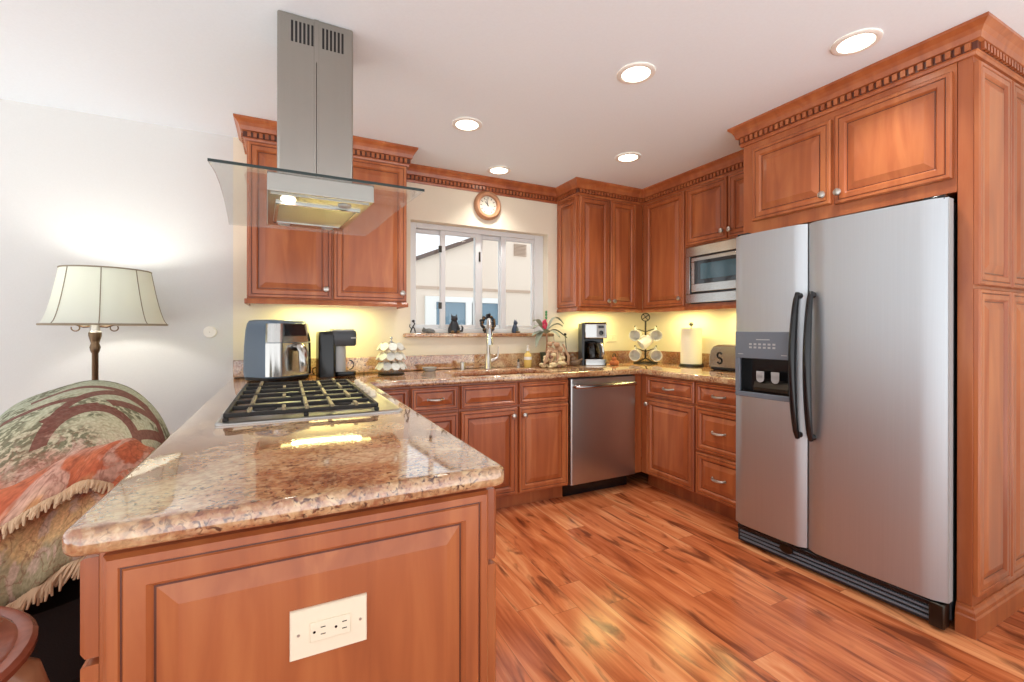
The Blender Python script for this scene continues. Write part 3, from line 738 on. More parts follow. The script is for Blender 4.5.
# two sleeves with a centre seam
box(b_, -cw/2, cw/2, 1.915-by, 1.915-by+cd, 1.762-bz, CZ-.001-bz)
put('chimney', b_, M['steelh'], hd, bevel=.008, bseg=3)
b_ = NB(); box(b_, -.0085, .0085, 1.9115-by, 1.9148-by, 1.762-bz, CZ-.004-bz); sm_ = put('seam_strip', b_, M['steelh'], hd, bevel=.001)
b_ = NB(); box(b_, -.0012, .0012, 1.9108-by, 1.9114-by, 1.762-bz, 2.26-bz); put('seam_gap', b_, M['darkmetal'], sm_, smooth=False)
for s, x0 in ((0, .0175), (1, .1275)):
    b_ = NB()
    for k in range(6):
        xx = x0-bx+k*.0142; box(b_, xx, xx+.0078, 1.9142-by, 1.9180-by, 2.322-bz, 2.402-bz)
    put('vent_slots', b_, M['black'], hd)
glass = [(-.220, 1.70), (-.214, 1.82), (-.216, 1.96), (-.224, 2.15), (-.238, 2.40), (-.256, 2.68), (.402, 2.66), (.426, 2.42), (.436, 2.15), (.452, 1.96), (.464, 1.82), (.476, 1.70)]
glass = list(reversed(glass))
gl = put('glass_canopy', prism(NB(), [(x-bx, y-by) for x, y in glass], 1.751-bz, 1.759-bz), M['hoodglass'], hd, smooth=False)
b_ = NB(); box(b_, -.220-bx, .476-bx, 1.696-by, 1.7-by, 1.7505-bz, 1.7595-bz); put('front_edge', b_, M['glassedge'], gl)
hb = [(-.056, 1.71), (.291, 1.71), (.236, 2.27), (-.074, 2.27)]
put('body', prism(NB(), [(x-bx, y-by) for x, y in hb], 1.686-bz, 1.750-bz), M['steelh'], hd, smooth=False, bevel=.003)
ins = [(-.046, 1.735), (.276, 1.735), (.226, 2.245), (-.064, 2.245)]
fb = NB(); prism(fb, [(x-bx, y-by) for x, y in ins], 1.682-bz, 1.6858-bz); put('underside', fb, M['steelh'], hd, smooth=False)
fl_ = [(-.032, 1.83), (.258, 1.83), (.224, 2.165), (-.047, 2.165)]
fb = NB(); prism(fb, [(x-bx, y-by) for x, y in fl_], 1.678-bz, 1.6818-bz); ff = put('grease_filter', fb, M['steel'], hd, smooth=False)
fb = NB(); n_ = 4
for i in range(n_):
    a, b = Vector(fl_[i]), Vector(fl_[(i+1) % n_]); d = (b-a).normalized(); nrm = Vector((-d.y, d.x))*.012
    loft(fb, [[(p.x-bx, p.y-by, z) for p, z in ((q, 1.6775-bz), (q+nrm, 1.6775-bz), (q+nrm, 1.675-bz), (q, 1.675-bz))] for q in (a, b)])
put('filter_rim', fb, M['steelshiny'], ff, smooth=False)
for x, y, on in ((.008, 1.782, 1), (.196, 1.782, 0), (-.006, 2.205, 0), (.170, 2.205, 0)):
    put('hood_lamp', lathe(NB(), [(.022, 0), (.024, .003), (.024, .005)], 18, T(x-bx, y-by, 1.6768-bz)), M['ledwhite'] if on else M['ltgrey'], hd)
sp_ = lamp_obj('SPOT', 'hood_bulb', hd, hl(.008, 1.782, 1.672), 3, (1, .95, .86), .02, spot_size=radians(110), spot_blend=.6)

# ------------------------------------------------------------------ refrigerator
fr = thing('refrigerator', 'tall stainless side-by-side refrigerator with black bowed handles', 'refrigerator', (2.3075, 1.752, 0), -pi/2+radians(3.24))
FW, SPX, FZ0, FZ1 = .922, .392, .118, 1.7577
def fridge_door(x0, x1, hole=None):
    bm = NB(); n = 12; dth = .066
    xs = [x0+(x1-x0)*k/n for k in range(n+1)]
    if hole:
        xs = sorted(set([round(v, 5) for v in xs if not any(abs(v-h) < .012 for h in hole[:2])]+list(hole[:2])))
    zs = [FZ0, FZ1] if not hole else [FZ0, hole[2], hole[3], FZ1]
    def yv(x):
        s = (x-x0)/(x1-x0); e = min(s, 1-s)*(x1-x0)
        edge = 0 if e > .02 else .02*(1-sqrt(max(0, 1-(1-e/.02)**2)))
        return .008*(2*s-1)**2+edge
    G = {}
    for i, x in enumerate(xs):
        for k, z in enumerate(zs): G[i, k] = bm.verts.new((x, yv(x), z))
    Bk = [[bm.verts.new((x, dth, z)) for z in (FZ0, FZ1)] for x in (x0+.004, x1-.004)]
    for i in range(len(xs)-1):
        for k in range(len(zs)-1):
            if hole and hole[0]-1e-4 <= xs[i] < hole[1]-1e-4 and k == 1: continue
            bm.faces.new((G[i, k], G[i+1, k], G[i+1, k+1], G[i, k+1]))
    m_ = len(xs)-1; t_ = len(zs)-1
    bm.faces.new([G[0, k] for k in range(t_+1)]+[Bk[0][1], Bk[0][0]]); bm.faces.new([G[m_, k] for k in range(t_, -1, -1)]+[Bk[1][0], Bk[1][1]])
    bm.faces.new([G[i, t_] for i in range(m_+1)]+[Bk[1][1], Bk[0][1]]); bm.faces.new([G[i, 0] for i in range(m_, -1, -1)]+[Bk[0][0], Bk[1][0]])
    bm.faces.new((Bk[0][0], Bk[0][1], Bk[1][1], Bk[1][0]))
    return bm
put('body', box(NB(), .006, FW-.004, .076, .70, .03, FZ1-.012), M['dkgrey'], fr, bevel=.004)
put('gasket', box(NB(), .012, FW-.012, .0665, .0755, .13, FZ1-.02), M['black'], fr)
HX0, HX1, HZ0, HZ1 = .044, .328, .875, 1.064
d1 = put('freezer_door', fridge_door(0, SPX-.003, (HX0, HX1, HZ0, HZ1)), M['fridgesteel'], fr, ang=50)
d2 = put('refrigerator_door', fridge_door(SPX+.003, FW), M['fridgesteel'], fr, ang=50)
b_ = NB(); box(b_, FW-.001, FW+.004, .026, .062, FZ0+.004, FZ1-.004); put('door_edge_trim', b_, M['ltgrey'], d2)
# dispenser
b_ = NB()
F0, F1, G0, G1 = .016, .348, .848, 1.212
box(b_, F0, F1, -.004, .012, HZ1, G1); box(b_, F0, F1, -.004, .012, G0, HZ0); box(b_, F0, HX0, -.004, .012, HZ0, HZ1); box(b_, HX1, F1, -.004, .012, HZ0, HZ1)
dp = put('dispenser_frame', b_, M['midgrey'], d1, bevel=.003)
b_ = NB(); box(b_, HX0, HX1, .058, .064, HZ0, HZ1)
for a in ((HX0, HX0+.004, HZ0, HZ1), (HX1-.004, HX1, HZ0, HZ1), (HX0, HX1, HZ0, HZ0+.006), (HX0, HX1, HZ1-.005, HZ1)): box(b_, a[0], a[1], .012, .058, a[2], a[3])
put('dispenser_recess', b_, M['black'], dp)
b_ = NB()
for cx in (.150, .232):
    b_ = NB()
    box(b_, cx-.022, cx+.022, .015, .02, .955, .995, T(0, 0, 0)); lathe(b_, [(.022, 0), (.022, .005)], 14, T(cx, .02, .955) @ RX(pi/2))
    put('paddle', b_, M['ltgrey'], dp, bevel=.002)
b_ = NB(); loft(b_, [[(x, .056, .882), (x, .018, .886), (x, .018, .905), (x, .03, .935), (x, .056, .945)] for x in (.11, .30)])
put('chute', b_, M['darkmetal'], dp, smooth=False)
put('brand_line', box(NB(), .14, .215, -.0046, -.0038, 1.166, 1.171), M['ltgrey'], dp, smooth=False)
b_ = NB()
for k in range(6):
    for r_ in (0, 1): box(b_, .10+k*.026, .115+k*.026, -.0046, -.0038, 1.120+r_*.018, 1.130+r_*.018)
for xx in (.034, .275): put('indicator_line', box(NB(), xx, xx+.03, -.0046, -.0038, 1.085, 1.089), M['ltgrey'], dp, smooth=False)
put('button_marks', b_, M['ltgrey'], dp, smooth=False)
# bowed handles
def fhandle(x, lean):
    b_ = NB(); pts = []; rs = []
    for k in range(21):
        s = k/20; z = .675+.735*s
        out = .036*sin(pi*s)**.55 if 0 < s < 1 else 0
        pts.append((x+lean*sin(pi*s)*.02, -.012-out, z)); rs.append(.011+.008*sin(pi*s)**.5)
    tube(b_, pts, rs, 10)
    for z in (.69, 1.395): lathe(b_, [(.016, 0), (.012, .03)], 12, T(x, .008, z) @ RX(pi/2))
    return b_
put('handle', fhandle(.362, -.35), M['black'], d1); put('handle', fhandle(.426, -.1), M['black'], d2)
gr = put('base_grille', box(NB(), .012, FW-.012, .03, .075, .012, .113), M['grille'], fr, bevel=.004)
b_ = NB()
for z in (.028, .048, .068): box(b_, .03, FW-.05, .021, .031, z, z+.009)
put('louvers', b_, M['midgrey'], gr, bevel=.001)
b_ = NB(); box(b_, .018, FW-.03, .016, .031, .086, .108); put('kick_cap', b_, M['black'], gr, bevel=.004)
b_ = NB(); lathe(b_, [(.03, 0), (.028, .006), (.02, .008)], 18, T(.29, .021, .075) @ RX(pi/2) @ Matrix.Diagonal((1.2, .8, 1, 1))); put('badge', b_, M['darkmetal'], gr)
b_ = NB(); box(b_, FW-.055, FW-.004, .004, .06, .012, .112); put('foot_cover', b_, M['darkmetal'], fr, bevel=.006)
for x0 in (.01, FW-.08): put('hinge_cover', box(NB(), x0, x0+.07, .02, .13, FZ1-.011, FZ1+.014), M['black'], fr, bevel=.006)
b_ = NB()
for x in (.05, FW-.06):
    for y in (.12, .62): lathe(b_, [(.018, .0005), (.018, .0305)], 10, T(x, y, 0))
put('foot', b_, M['black'], fr)

# ------------------------------------------------------------------ small appliances
CZT = CT+.0006
# air fryer: rounded body turned toward the cooktop
af = thing('air_fryer', 'large steel and grey air fryer at the left end of the counter', 'air fryer', (-.043, 3.08, CZT), radians(40)); af.scale = (1.08, 1.08, 1.0)
def rr_loft(w0, d0, r, levels, cx=0, cy=0):
    return [[(x, y, z) for x, y in rrect(w0*s, d0*s, r*s, 6, cx, cy)] for z, s in levels]
put('base_ring', loft(NB(), rr_loft(.27, .27, .07, [(0, .92), (.004, .98), (.018, 1), (.022, .98)])), M['black'], af)
put('body', loft(NB(), rr_loft(.272, .272, .06, [(.0225, .98), (.06, 1.0), (.2, .985), (.30, .94), (.335, .90), (.352, .84), (.358, .70)])), mat('blue_grey_plastic', (92, 108, 124), .32), af)
# steel front shell (front is local -y)
def shell(z0, z1, s0, s1, wfrac=.93):
    def half(s):
        w, d, r = .272*s+.008, .272*s+.008, .06
        p = [(x, y) for x, y in rrect(w, d, r, 8) if y < .02]
        return p
    b = NB(); ra, rb = half(s0), half(s1)
    ra.sort(key=lambda q: math.atan2(q[0], -q[1])); rb.sort(key=lambda q: math.atan2(q[0], -q[1]))
    inn = [(x*.97, y*.97) for x, y in rb]; ina = [(x*.97, y*.97) for x, y in ra]
    loft(b, [[(x, y, z0) for x, y in ra], [(x, y, z1) for x, y in rb]], False, False, False)
    loft(b, [[(x, y, z1) for x, y in rb], [(x, y, z1) for x, y in inn]], False, False, False)
    loft(b, [[(x, y, z0) for x, y in ra], [(x, y, z0) for x, y in ina]], False, False, False)
    return b
put('drawer_front', shell(.03, .222, .995, .985), M['steelshiny'], af)
put('upper_band', shell(.226, .335, .985, .905), M['steelshiny'], af)
b_ = NB(); loft(b_, [[(x*s, y, z) for x in (-.075, .075)]+[(x*s, y+.02, z) for x in (.075, -.075)] for y, z, s in ((-.1385, .262, 1.0), (-.131, .336, .92))])
put('control_screen', b_, M['glassdark'], af, bevel=.003)
b_ = NB(); tube(b_, [(0, -.13, .205), (0, -.175, .20), (0, -.195, .17), (0, -.200, .10), (0, -.196, .055)], [.018, .02, .021, .02, .016], 12, Matrix.Diagonal((1.3, 1, 1, 1)))
put('handle', b_, M['steelshiny'], af)
put('handle_root', lathe(NB(), [(.026, 0), (.022, .02)], 14, T(0, -.137, .198) @ RX(pi/2)), M['black'], af)

# pod coffee brewer, facing right
kb = thing('pod_coffee_brewer', 'slim black single-serve coffee brewer beside the air fryer', 'coffee maker', (.285, 3.12, CZT), radians(8))
put('column', loft(NB(), rr_loft(.105, .125, .025, [(0, 1), (.26, 1), (.283, .96), (.287, .9)], -.055, 0)), M['black'], kb)
put('drip_base', loft(NB(), rr_loft(.125, .12, .03, [(0, .96), (.004, 1), (.026, 1), (.03, .97)], .062, 0)), M['black'], kb)
put('brew_head', loft(NB(), rr_loft(.185, .122, .03, [(.195, .9), (.205, .98), (.270, 1), (.287, .97), (.293, .9)], .035, 0)), M['dkgrey'], kb)
b_ = NB(); lathe(b_, [(.047, .03), (.047, .195)], 20, T(.02, 0, 0)); put('steel_core', b_, M['ltgrey'], kb)
put('lid', loft(NB(), rr_loft(.15, .11, .03, [(.2935, .95), (.302, .95), (.305, .9)], .045, 0)), M['ltgrey'], kb)
b_ = NB(); box(b_, .085, .125, -.0625, -.0608, .243, .251); put('badge', b_, M['ltgrey'], kb)
b_ = NB(); tube(b_, arc((.085, -.02, .07), .03, -pi/2, pi/2, 8, 'xz'), .004, 6); put('cup_hook', b_, M['black'], kb)
b_ = NB(); tube(b_, [(-.095, .05, .06), (-.115, .09, .05), (-.112, .12, .02), (-.10, .13, .006)], .004, 6); put('power_cord', b_, M['black'], kb)

# pod carousel + pods
pcx, pcy = .640, 3.10
pc = thing('pod_carousel', 'round wire carousel loaded with white coffee pods beside the sink counter', 'pod holder', (pcx, pcy, CZT))
b_ = NB(); lathe(b_, [(.085, 0), (.088, .004), (.085, .009), (.02, .010)], 24); put('base', b_, M['darkmetal'], pc)
put('post', tube(NB(), [(0, 0, .009), (0, 0, .235)], .004, 8), M['chrome'], pc)
b_ = NB(); ball(b_, (0, 0, .243), .010, 10); put('finial', b_, M['chrome'], pc)
b_ = NB()
TI = [(.035, .090, 11), (.100, .084, 10), (.165, .078, 9)]
for z, r, n in TI: tube(b_, [(r*.62*cos(2*pi*k/24), r*.62*sin(2*pi*k/24), z+.02) for k in range(25)], .0022, 6)
for k in range(4):
    a = k*pi/2+.3; tube(b_, [(.05*cos(a), .05*sin(a), .009), (.05*cos(a), .05*sin(a), .19), (0, 0, .225)], .002, 6)
put('wire_rings', b_, M['chrome'], pc)
pod0 = None
for z, r, n in TI:
    for k in range(n):
        a = 2*pi*k/n+z*7
        if pod0 is None:
            pod0 = thing('coffee_pod', '', 'coffee pod', (0, 0, 0), 0)
            put('cup', lathe(NB(), [(.016, -.032), (.019, -.030), (.025, 0)], 14, RX(-radians(-60)) if False else RY(radians(58))), M['podbrown'], pod0)
            put('lid', lathe(NB(), [(.029, .0005), (.030, .0015), (.029, .003), (.001, .0032)], 16, RY(radians(58))), M['foil'], pod0)
            q = pod0
        else: q = copy_tree(pod0)
        q.location = (pcx+r*cos(a), pcy+r*sin(a), CZT+z+.022); q.rotation_euler = (0, 0, a)
        q['label'] = 'white-lidded coffee pod held in the wire carousel by the window'
        q['group'] = 'coffee pods in the wire carousel'

# soap bottle
t = thing('soap_bottle', 'clear pump bottle of yellow soap right of the sink', 'bottle', (1.75, 3.20, CZT))
put('bottle', lathe(NB(), [(.028, 0), (.031, .004), (.031, .085), (.026, .105), (.013, .118), (.013, .13)], 20), M['soap'], t)
b_ = NB(); lathe(b_, [(.015, .1305), (.015, .145), (.006, .148), (.006, .165)], 14); tube(b_, [(0, 0, .162), (0, 0, .172), (-.012, -.03, .170)], [.008, .008, .005], 8)
put('pump', b_, M['white'], t)
b_ = NB(); lathe(b_, [(.0314, .06), (.0314, .084)], 20, cap0=False, cap1=False); put('label_band', b_, M['white'], t)

# driftwood ornament of pale knobbly clusters
dk = thing('driftwood_ornament', 'tan and cream knobbly driftwood ornament behind the right end of the sink', 'ornament', (1.92, 3.065, CZT)); dk.scale = (1.12, 1.1, 1.1)
rnd = random.Random(3)
tanm = mat('driftwood_tan', (186, 150, 118), .8, var=.25, bscale=40, bump=.5); crm = mat('driftwood_cream', (216, 196, 152), .8, var=.2, bscale=40, bump=.5); brm = mat('driftwood_brown', (128, 92, 70), .8, var=.25, bscale=40)
def knobby(n, spread, zmax, r0, seed):
    r = random.Random(seed); b = NB()
    for k in range(n):
        a = r.uniform(0, 2*pi); q = sqrt(r.random()); z = r.uniform(0, 1)
        rad = r.uniform(.6, 1.2)*r0
        x, y = spread*q*cos(a)*(1-.55*z), spread*.55*q*sin(a)*(1-.5*z)
        ball(b, (x, y, max(rad*.8, z*zmax)), (rad*r.uniform(.8, 1.5), rad, rad*r.uniform(.6, 1.)), 8)
    return b
put('lower_cluster', knobby(52, .120, .10, .021, 1), crm, dk); put('upper_cluster', knobby(40, .085, .185, .018, 2), tanm, dk); put('dark_knots', knobby(14, .115, .10, .015, 5), brm, dk)
b_ = NB()
for k in range(5):
    a = k*1.2; tube(b_, [(-.1+.05*k, -.02, .02), (-.08+.045*k, -.03, .08), (-.05+.03*k, .0, .13+.01*k)], [.009, .011, .006], 7)
put('branch', b_, tanm, dk)
# orchid growing behind the ornament
oc = thing('orchid_plant', 'orchid plant with strap leaves and one pink bloom beside the window sill', 'plant', (1.925, 3.20, CZT))
put('pot', lathe(NB(), [(.038, 0), (.042, .004), (.052, .10), (.055, .104), (.055, .115), (.048, .115), (.047, .10)], 20), M['leafdk'], oc)
put('soil', lathe(NB(), [(.047, .101), (.02, .108), (.001, .11)], 16), M['bronze'], oc)
def leaf(b, pts, w, mi=0):
    n = len(pts); P_ = [Vector(p) for p in pts]
    d = (P_[-1]-P_[0]); sd = Vector((-d.y, d.x, 0)); sd = sd.normalized() if sd.length > 1e-5 else Vector((1, 0, 0))
    # smooth the points
    Q = []
    for k in range(11):
        s = k/10*(n-1); i = min(int(s), n-2); f_ = s-i; Q.append(P_[i].lerp(P_[i+1], f_))
    for _ in range(2): Q = [Q[0]]+[(Q[i-1]+Q[i]*2+Q[i+1])/4 for i in range(1, 10)]+[Q[-1]]
    rings = []
    for k, q in enumerate(Q):
        s = k/10; ww_ = w*max(.08, sin(pi*min(1, .12+s*.88))**.7)
        rings.append([q-sd*ww_+Vector((0, 0, .006)), q+Vector((0, 0, -.001)), q+sd*ww_+Vector((0, 0, .006)), q+Vector((0, 0, -.004))])
    loft(b, rings, mi=mi)
lf = [[(0, 0, .27), (-.06, -.03, .30), (-.10, -.05, .26), (-.14, -.07, .16)], [(0, 0, .28), (-.05, -.02, .33), (-.11, -.04, .34), (-.16, -.06, .31)],
      [(0, 0, .29), (.04, -.03, .34), (.08, -.05, .355), (.12, -.06, .33)], [(0, 0, .27), (.05, -.03, .31), (.09, -.06, .285), (.15, -.08, .235)],
      [(0, 0, .28), (.05, .0, .39), (.09, -.02, .41), (.15, -.03, .35)], [(0, 0, .27), (-.04, -.03, .29), (-.12, -.05, .28), (-.17, -.06, .25)],
      [(0, 0, .27), (.0, -.06, .30), (.02, -.10, .28), (.05, -.13, .24)], [(0, 0, .28), (-.05, .02, .35), (-.09, .0, .39), (-.14, -.02, .37)]]
put('leaf_stalk', tube(NB(), [(0, 0, .105), (.004, -.004, .2), (0, 0, .285)], [.010, .008, .008], 8), M['tan_wood'], oc)
for i, p in enumerate(lf):
    put('leaf', (lambda b: (leaf(b, p, .033), b)[1])(NB()), M['leafdk'] if i in (3,) else M['leaf'], oc)
put('stem', tube(NB(), [(0, 0, .27), (-.01, -.02, .33), (-.02, -.03, .38), (-.02, -.03, .44)], [.004, .004, .003, .002], 6), M['green'], oc)
b_ = NB()
for k in range(5):
    a = k*2*pi/5; ball(b_, (-.045+.014*cos(a), -.05, .345+.024*sin(a)), (.013, .006, .02), 8)
put('bloom', b_, M['red'], oc)
b_ = NB()
for z in (.40, .425, .445): ball(b_, (-.02, -.03, z), (.010, .010, .014), 8)
put('bud', b_, M['green'], oc)
put('stake', tube(NB(), [(.165, -.05, .008), (.165, -.05, .13), (.150, -.05, .255)], [.005, .004, .003], 7), M['black'], oc)
b_ = NB(); ball(b_, (.150, -.05, .262), .013, 8); put('stake_tip', b_, M['black'], oc)
# small bird figurine left of the coffee maker
fgm = mat('mottled_brown_stone', (120, 96, 76), .6, var=.3, bscale=50)
bf = thing('bird_figurine', 'small brown stone bird between driftwood and black coffee maker', 'figurine', (2.165, 3.13, CZT))
b_ = NB(); ball(b_, (0, 0, .028), (.05, .03, .028), 12); ball(b_, (-.02, 0, .058), (.030, .022, .024), 12); put('body', b_, fgm, bf)
b_ = NB(); ball(b_, (-.035, -.005, .088), (.018, .016, .018), 10); tube(b_, [(-.05, -.008, .09), (-.066, -.01, .086)], [.006, .001], 6); put('head', b_, fgm, bf)
b_ = NB(); tube(b_, [(.03, 0, .035), (.06, 0, .05), (.075, 0, .06)], [.014, .01, .004], 8); put('tail', b_, fgm, bf)

# drip coffee maker
cm = thing('drip_coffee_maker', 'black and steel drip coffee maker with glass carafe below the corner cabinet', 'coffee maker', (2.375, 3.16, CZT), radians(-24)); cm.scale = (.95, .85, 1.03)
put('base', loft(NB(), rr_loft(.20, .22, .02, [(0, .96), (.004, 1), (.048, 1), (.052, .98)])), M['steelshiny'], cm)
put('tower', box(NB(), -.098, .098, .02, .108, .0525, .222), M['black'], cm, bevel=.008)
b_ = NB(); box(b_, -.1, .1, -.108, .108, .2225, .345); hdp = put('brew_head', b_, M['steelshiny'], cm, bevel=.008)
put('side_tank', box(NB(), -.122, -.1005, -.09, .108, .0, .345), M['dkgrey'], cm, bevel=.005)
put('top_lid', box(NB(), -.098, .098, -.10, .10, .3455, .355), M['black'], cm, bevel=.004)
b_ = NB(); box(b_, .005, .085, -.1105, -.1085, .235, .335); cpn = put('control_panel', b_, M['ltgrey'], cm, bevel=.0005)
b_ = NB(); lathe(b_, [(.02, 0), (.018, .014), (.004, .016)], 18, T(.045, -.1105, .268) @ RX(pi/2)); put('dial', b_, M['black'], cpn)
b_ = NB(); box(b_, .02, .07, -.1115, -.1106, .306, .328); put('clock_display', b_, M['black'], cpn)
cf = put('carafe', lathe(NB(), [(.05, .0535), (.064, .06), (.068, .10), (.060, .15), (.048, .178), (.046, .176), (.058, .148), (.066, .10), (.062, .062), (.048, .0555)], 22, T(-.02, -.045, 0)), M['carafe'], cm)
put('coffee', lathe(NB(), [(.05, .056), (.0615, .064), (.065, .095), (.001, .0955)], 20, T(-.02, -.045, 0)), M['coffee'], cf)
put('carafe_lid', lathe(NB(), [(.05, .179), (.052, .19), (.03, .2), (.001, .201)], 20, T(-.02, -.045, 0)), M['black'], cf)
b_ = NB(); tube(b_, [(.02, -.088, .178), (.04, -.112, .18), (.055, -.122, .15), (.06, -.122, .10), (.056, -.112, .072)], [.008, .013, .014, .013, .010], 8); put('carafe_handle', b_, M['steelshiny'], cf)
# orange pumpkin-like figurine with ring top
of = thing('clay_figurine', 'little orange clay figurine right of the black coffee maker', 'figurine', (2.485, 3.02, CZT))
b_ = NB()
for k in range(6):
    a = k*pi/3; ball(b_, (.028*cos(a), .02*sin(a), .022), (.02, .018, .022), 10)
put('body', b_, M['orange'], of)
b_ = NB(); ball(b_, (0, 0, .055), (.022, .018, .02), 10); put('head', b_, M['orange'], of)
b_ = NB(); tube(b_, [(.016*cos(2*pi*k/14), 0, .084+.016*sin(2*pi*k/14)) for k in range(15)], .004, 6); put('ring_handle', b_, M['darkmetal'], of)

# mug tree with five mugs
mtx, mty = 2.875, 3.065
va = math.atan2(-mty, -mtx)          # toward the room
mt = thing('mug_tree', 'black iron mug tree with five hooks in the counter corner', 'mug rack', (mtx, mty, CZT))
b_ = NB(); tube(b_, [(.10*cos(2*pi*k/24), .10*sin(2*pi*k/24), .006) for k in range(25)], .006, 6)
for k in range(4):
    a = va+pi/4+k*pi/2; tube(b_, [(.10*cos(a), .10*sin(a), .008), (.05*cos(a), .05*sin(a), .03), (0, 0, .05)], .005, 6)
put('base', b_, M['iron'], mt)
put('post', tube(NB(), [(0, 0, .045), (0, 0, .38)], [.008, .008], 8), M['iron'], mt)
rd = Vector((-sin(va), cos(va), 0)); fw = Vector((cos(va), sin(va), 0))   # sideways, toward camera
b_ = NB(); cz = .415
tube(b_, [tuple(rd*.035*cos(2*pi*k/20)+Vector((0, 0, cz+.035*sin(2*pi*k/20)))) for k in range(21)], .005, 6)
for a in (.6, 2.2): tube(b_, [tuple(rd*.032*cos(a)+Vector((0, 0, cz+.032*sin(a)))), tuple(rd*-.032*cos(a)+Vector((0, 0, cz-.032*sin(a))))], .004, 6)
put('ring_finial', b_, M['iron'], mt)
hooks = []
for z in (.30, .125):
    for s in (-1, 1):
        b_ = NB(); e_ = rd*s*.085+fw*.02
        tube(b_, [(0, 0, z-.015), tuple(e_*.5+Vector((0, 0, z+.0))), tuple(e_+Vector((0, 0, z+.012))), tuple(e_*1.06+Vector((0, 0, z+.03)))], .004, 6)
        ball(b_, tuple(e_*1.06+Vector((0, 0, z+.033))), .007, 8)
        put('hook', b_, M['iron'], mt); hooks.append((rd*s*.080+fw*.050, z-.042, s))
b_ = NB(); tube(b_, [(0, 0, .21), tuple(fw*.05+Vector((0, 0, .225))), tuple(fw*.065+Vector((0, 0, .25)))], .004, 6); put('hook', b_, M['iron'], mt)
def mug(axis, loc, handle_dir, label):
    """axis = direction the mug's mouth faces"""
    ax = Vector(axis).normalized(); hd_ = Vector(handle_dir); hd_ = (hd_-ax*hd_.dot(ax)).normalized(); y_ = ax.cross(hd_)
    R_ = Matrix((hd_, y_, ax)).transposed().to_4x4()
    t_ = tag(put('mug', lathe(NB(), [(.031, -.055), (.042, -.052), (.048, -.012), (.050, .050), (.046, .050), (.044, -.01), (.035, -.045)], 22, R_), M['ceramic'], None, loc), label, 'mug', 'white mugs on the iron mug tree')
    b = NB(); tube(b, arc((.047, 0, 0), .024, -pi/2, pi/2, 8, 'xz'), .005, 7, R_); put('handle', b, M['ceramic'], t_)
    return t_
lbl = ['upper left white mug hanging on the iron mug tree', 'upper right white mug hanging on the iron mug tree', 'lower left white mug hanging on the iron mug tree', 'lower right white mug hanging on the iron mug tree']
for (off, z, s), l in zip(hooks, lbl):
    mug(tuple(fw*1.0+rd*s*.25+Vector((0, 0, -.12))), (mtx+off.x, mty+off.y, CZT+z), (0, 0, 1), l)
mug(tuple(rd*-.75+fw*.3+Vector((0, 0, -.6))), (mtx+fw.x*.075, mty+fw.y*.075, CZT+.195), (rd.x*.5, rd.y*.5, .9), 'middle white mug hanging sideways at the front of the iron mug tree')

# paper towel
ptx, pty = 2.985, 2.655
pt = thing('paper_towel_holder', 'steel upright paper towel holder between mug tree and toaster', 'paper towel holder', (ptx, pty, CZT))
put('base', lathe(NB(), [(.093, 0), (.093, .018), (.09, .022), (.01, .023)], 28), M['darkmetal'], pt)
put('rod', tube(NB(), [(0, 0, .02), (0, 0, .335)], .006, 8), M['nickel'], pt)
b_ = NB(); ball(b_, (0, 0, .348), .016, 12); put('finial', b_, M['darkmetal'], pt)
b_ = NB(); lathe(b_, [(.018, 0), (.082, 0), (.083, .004), (.083, .286), (.082, .29), (.018, .29)], 32); 
tag(put('paper_towel_roll', b_, M['paper'], None, (ptx, pty, CZT+.024)), 'white roll of paper towels standing on the steel holder', 'paper towels')

# toaster
ts = thing('toaster', 'small steel toaster with black swirl mark, partly behind the refrigerator', 'toaster', (2.95, 2.25, CZT), -pi/2+.1)
put('base', loft(NB(), rr_loft(.27, .17, .04, [(.006, .97), (.01, 1), (.022, 1), (.026, .97)])), M['black'], ts)
b_ = NB()
for x in (-.1, .1):
    for y in (-.055, .055): lathe(b_, [(.012, 0), (.012, .0065)], 10, T(x, y, 0))
put('foot', b_, M['black'], ts)
b_ = NB()
prof_ = [(-.135, .0265), (-.133, .10), (-.122, .15), (-.10, .178), (-.07, .19), (.07, .19), (.10, .178), (.122, .15), (.133, .10), (.135, .0265)]
loft(b_, [[(x*s, y, .0265+(z-.0265)*s2) for x, z in prof_] for y, s, s2 in ((-.082, .95, .95), (-.076, .99, .99), (-.05, 1, 1), (.05, 1, 1), (.076, .99, .99), (.082, .95, .95))])
put('body', b_, M['steelshiny'], ts)
b_ = NB()
for y in (-.03, .03): box(b_, -.085, .085, y-.012, y+.012, .1885, .1908)
put('slot', b_, M['black'], ts)
b_ = NB(); cxx = -.045
sw = []
for k in range(15): a = pi*.15+k/14*pi*1.3; sw.append((cxx+.018*cos(a), -.084, .113+.020*sin(a)))
for k in range(15): a = pi*.45-k/14*pi*1.3; sw.append((cxx+.018*cos(a), -.084, .073+.020*sin(a)))
tube(b_, sw, .006, 6, T(0, 0, 0)); tube(b_, [(cxx-.004, -.084, .10), (cxx+.006, -.084, .085)], .005, 6)
put('swirl_mark', b_, M['black'], ts)
b_ = NB(); box(b_, -.150, -.134, -.015, .015, .10, .125); put('lever', b_, M['black'], ts, bevel=.003)

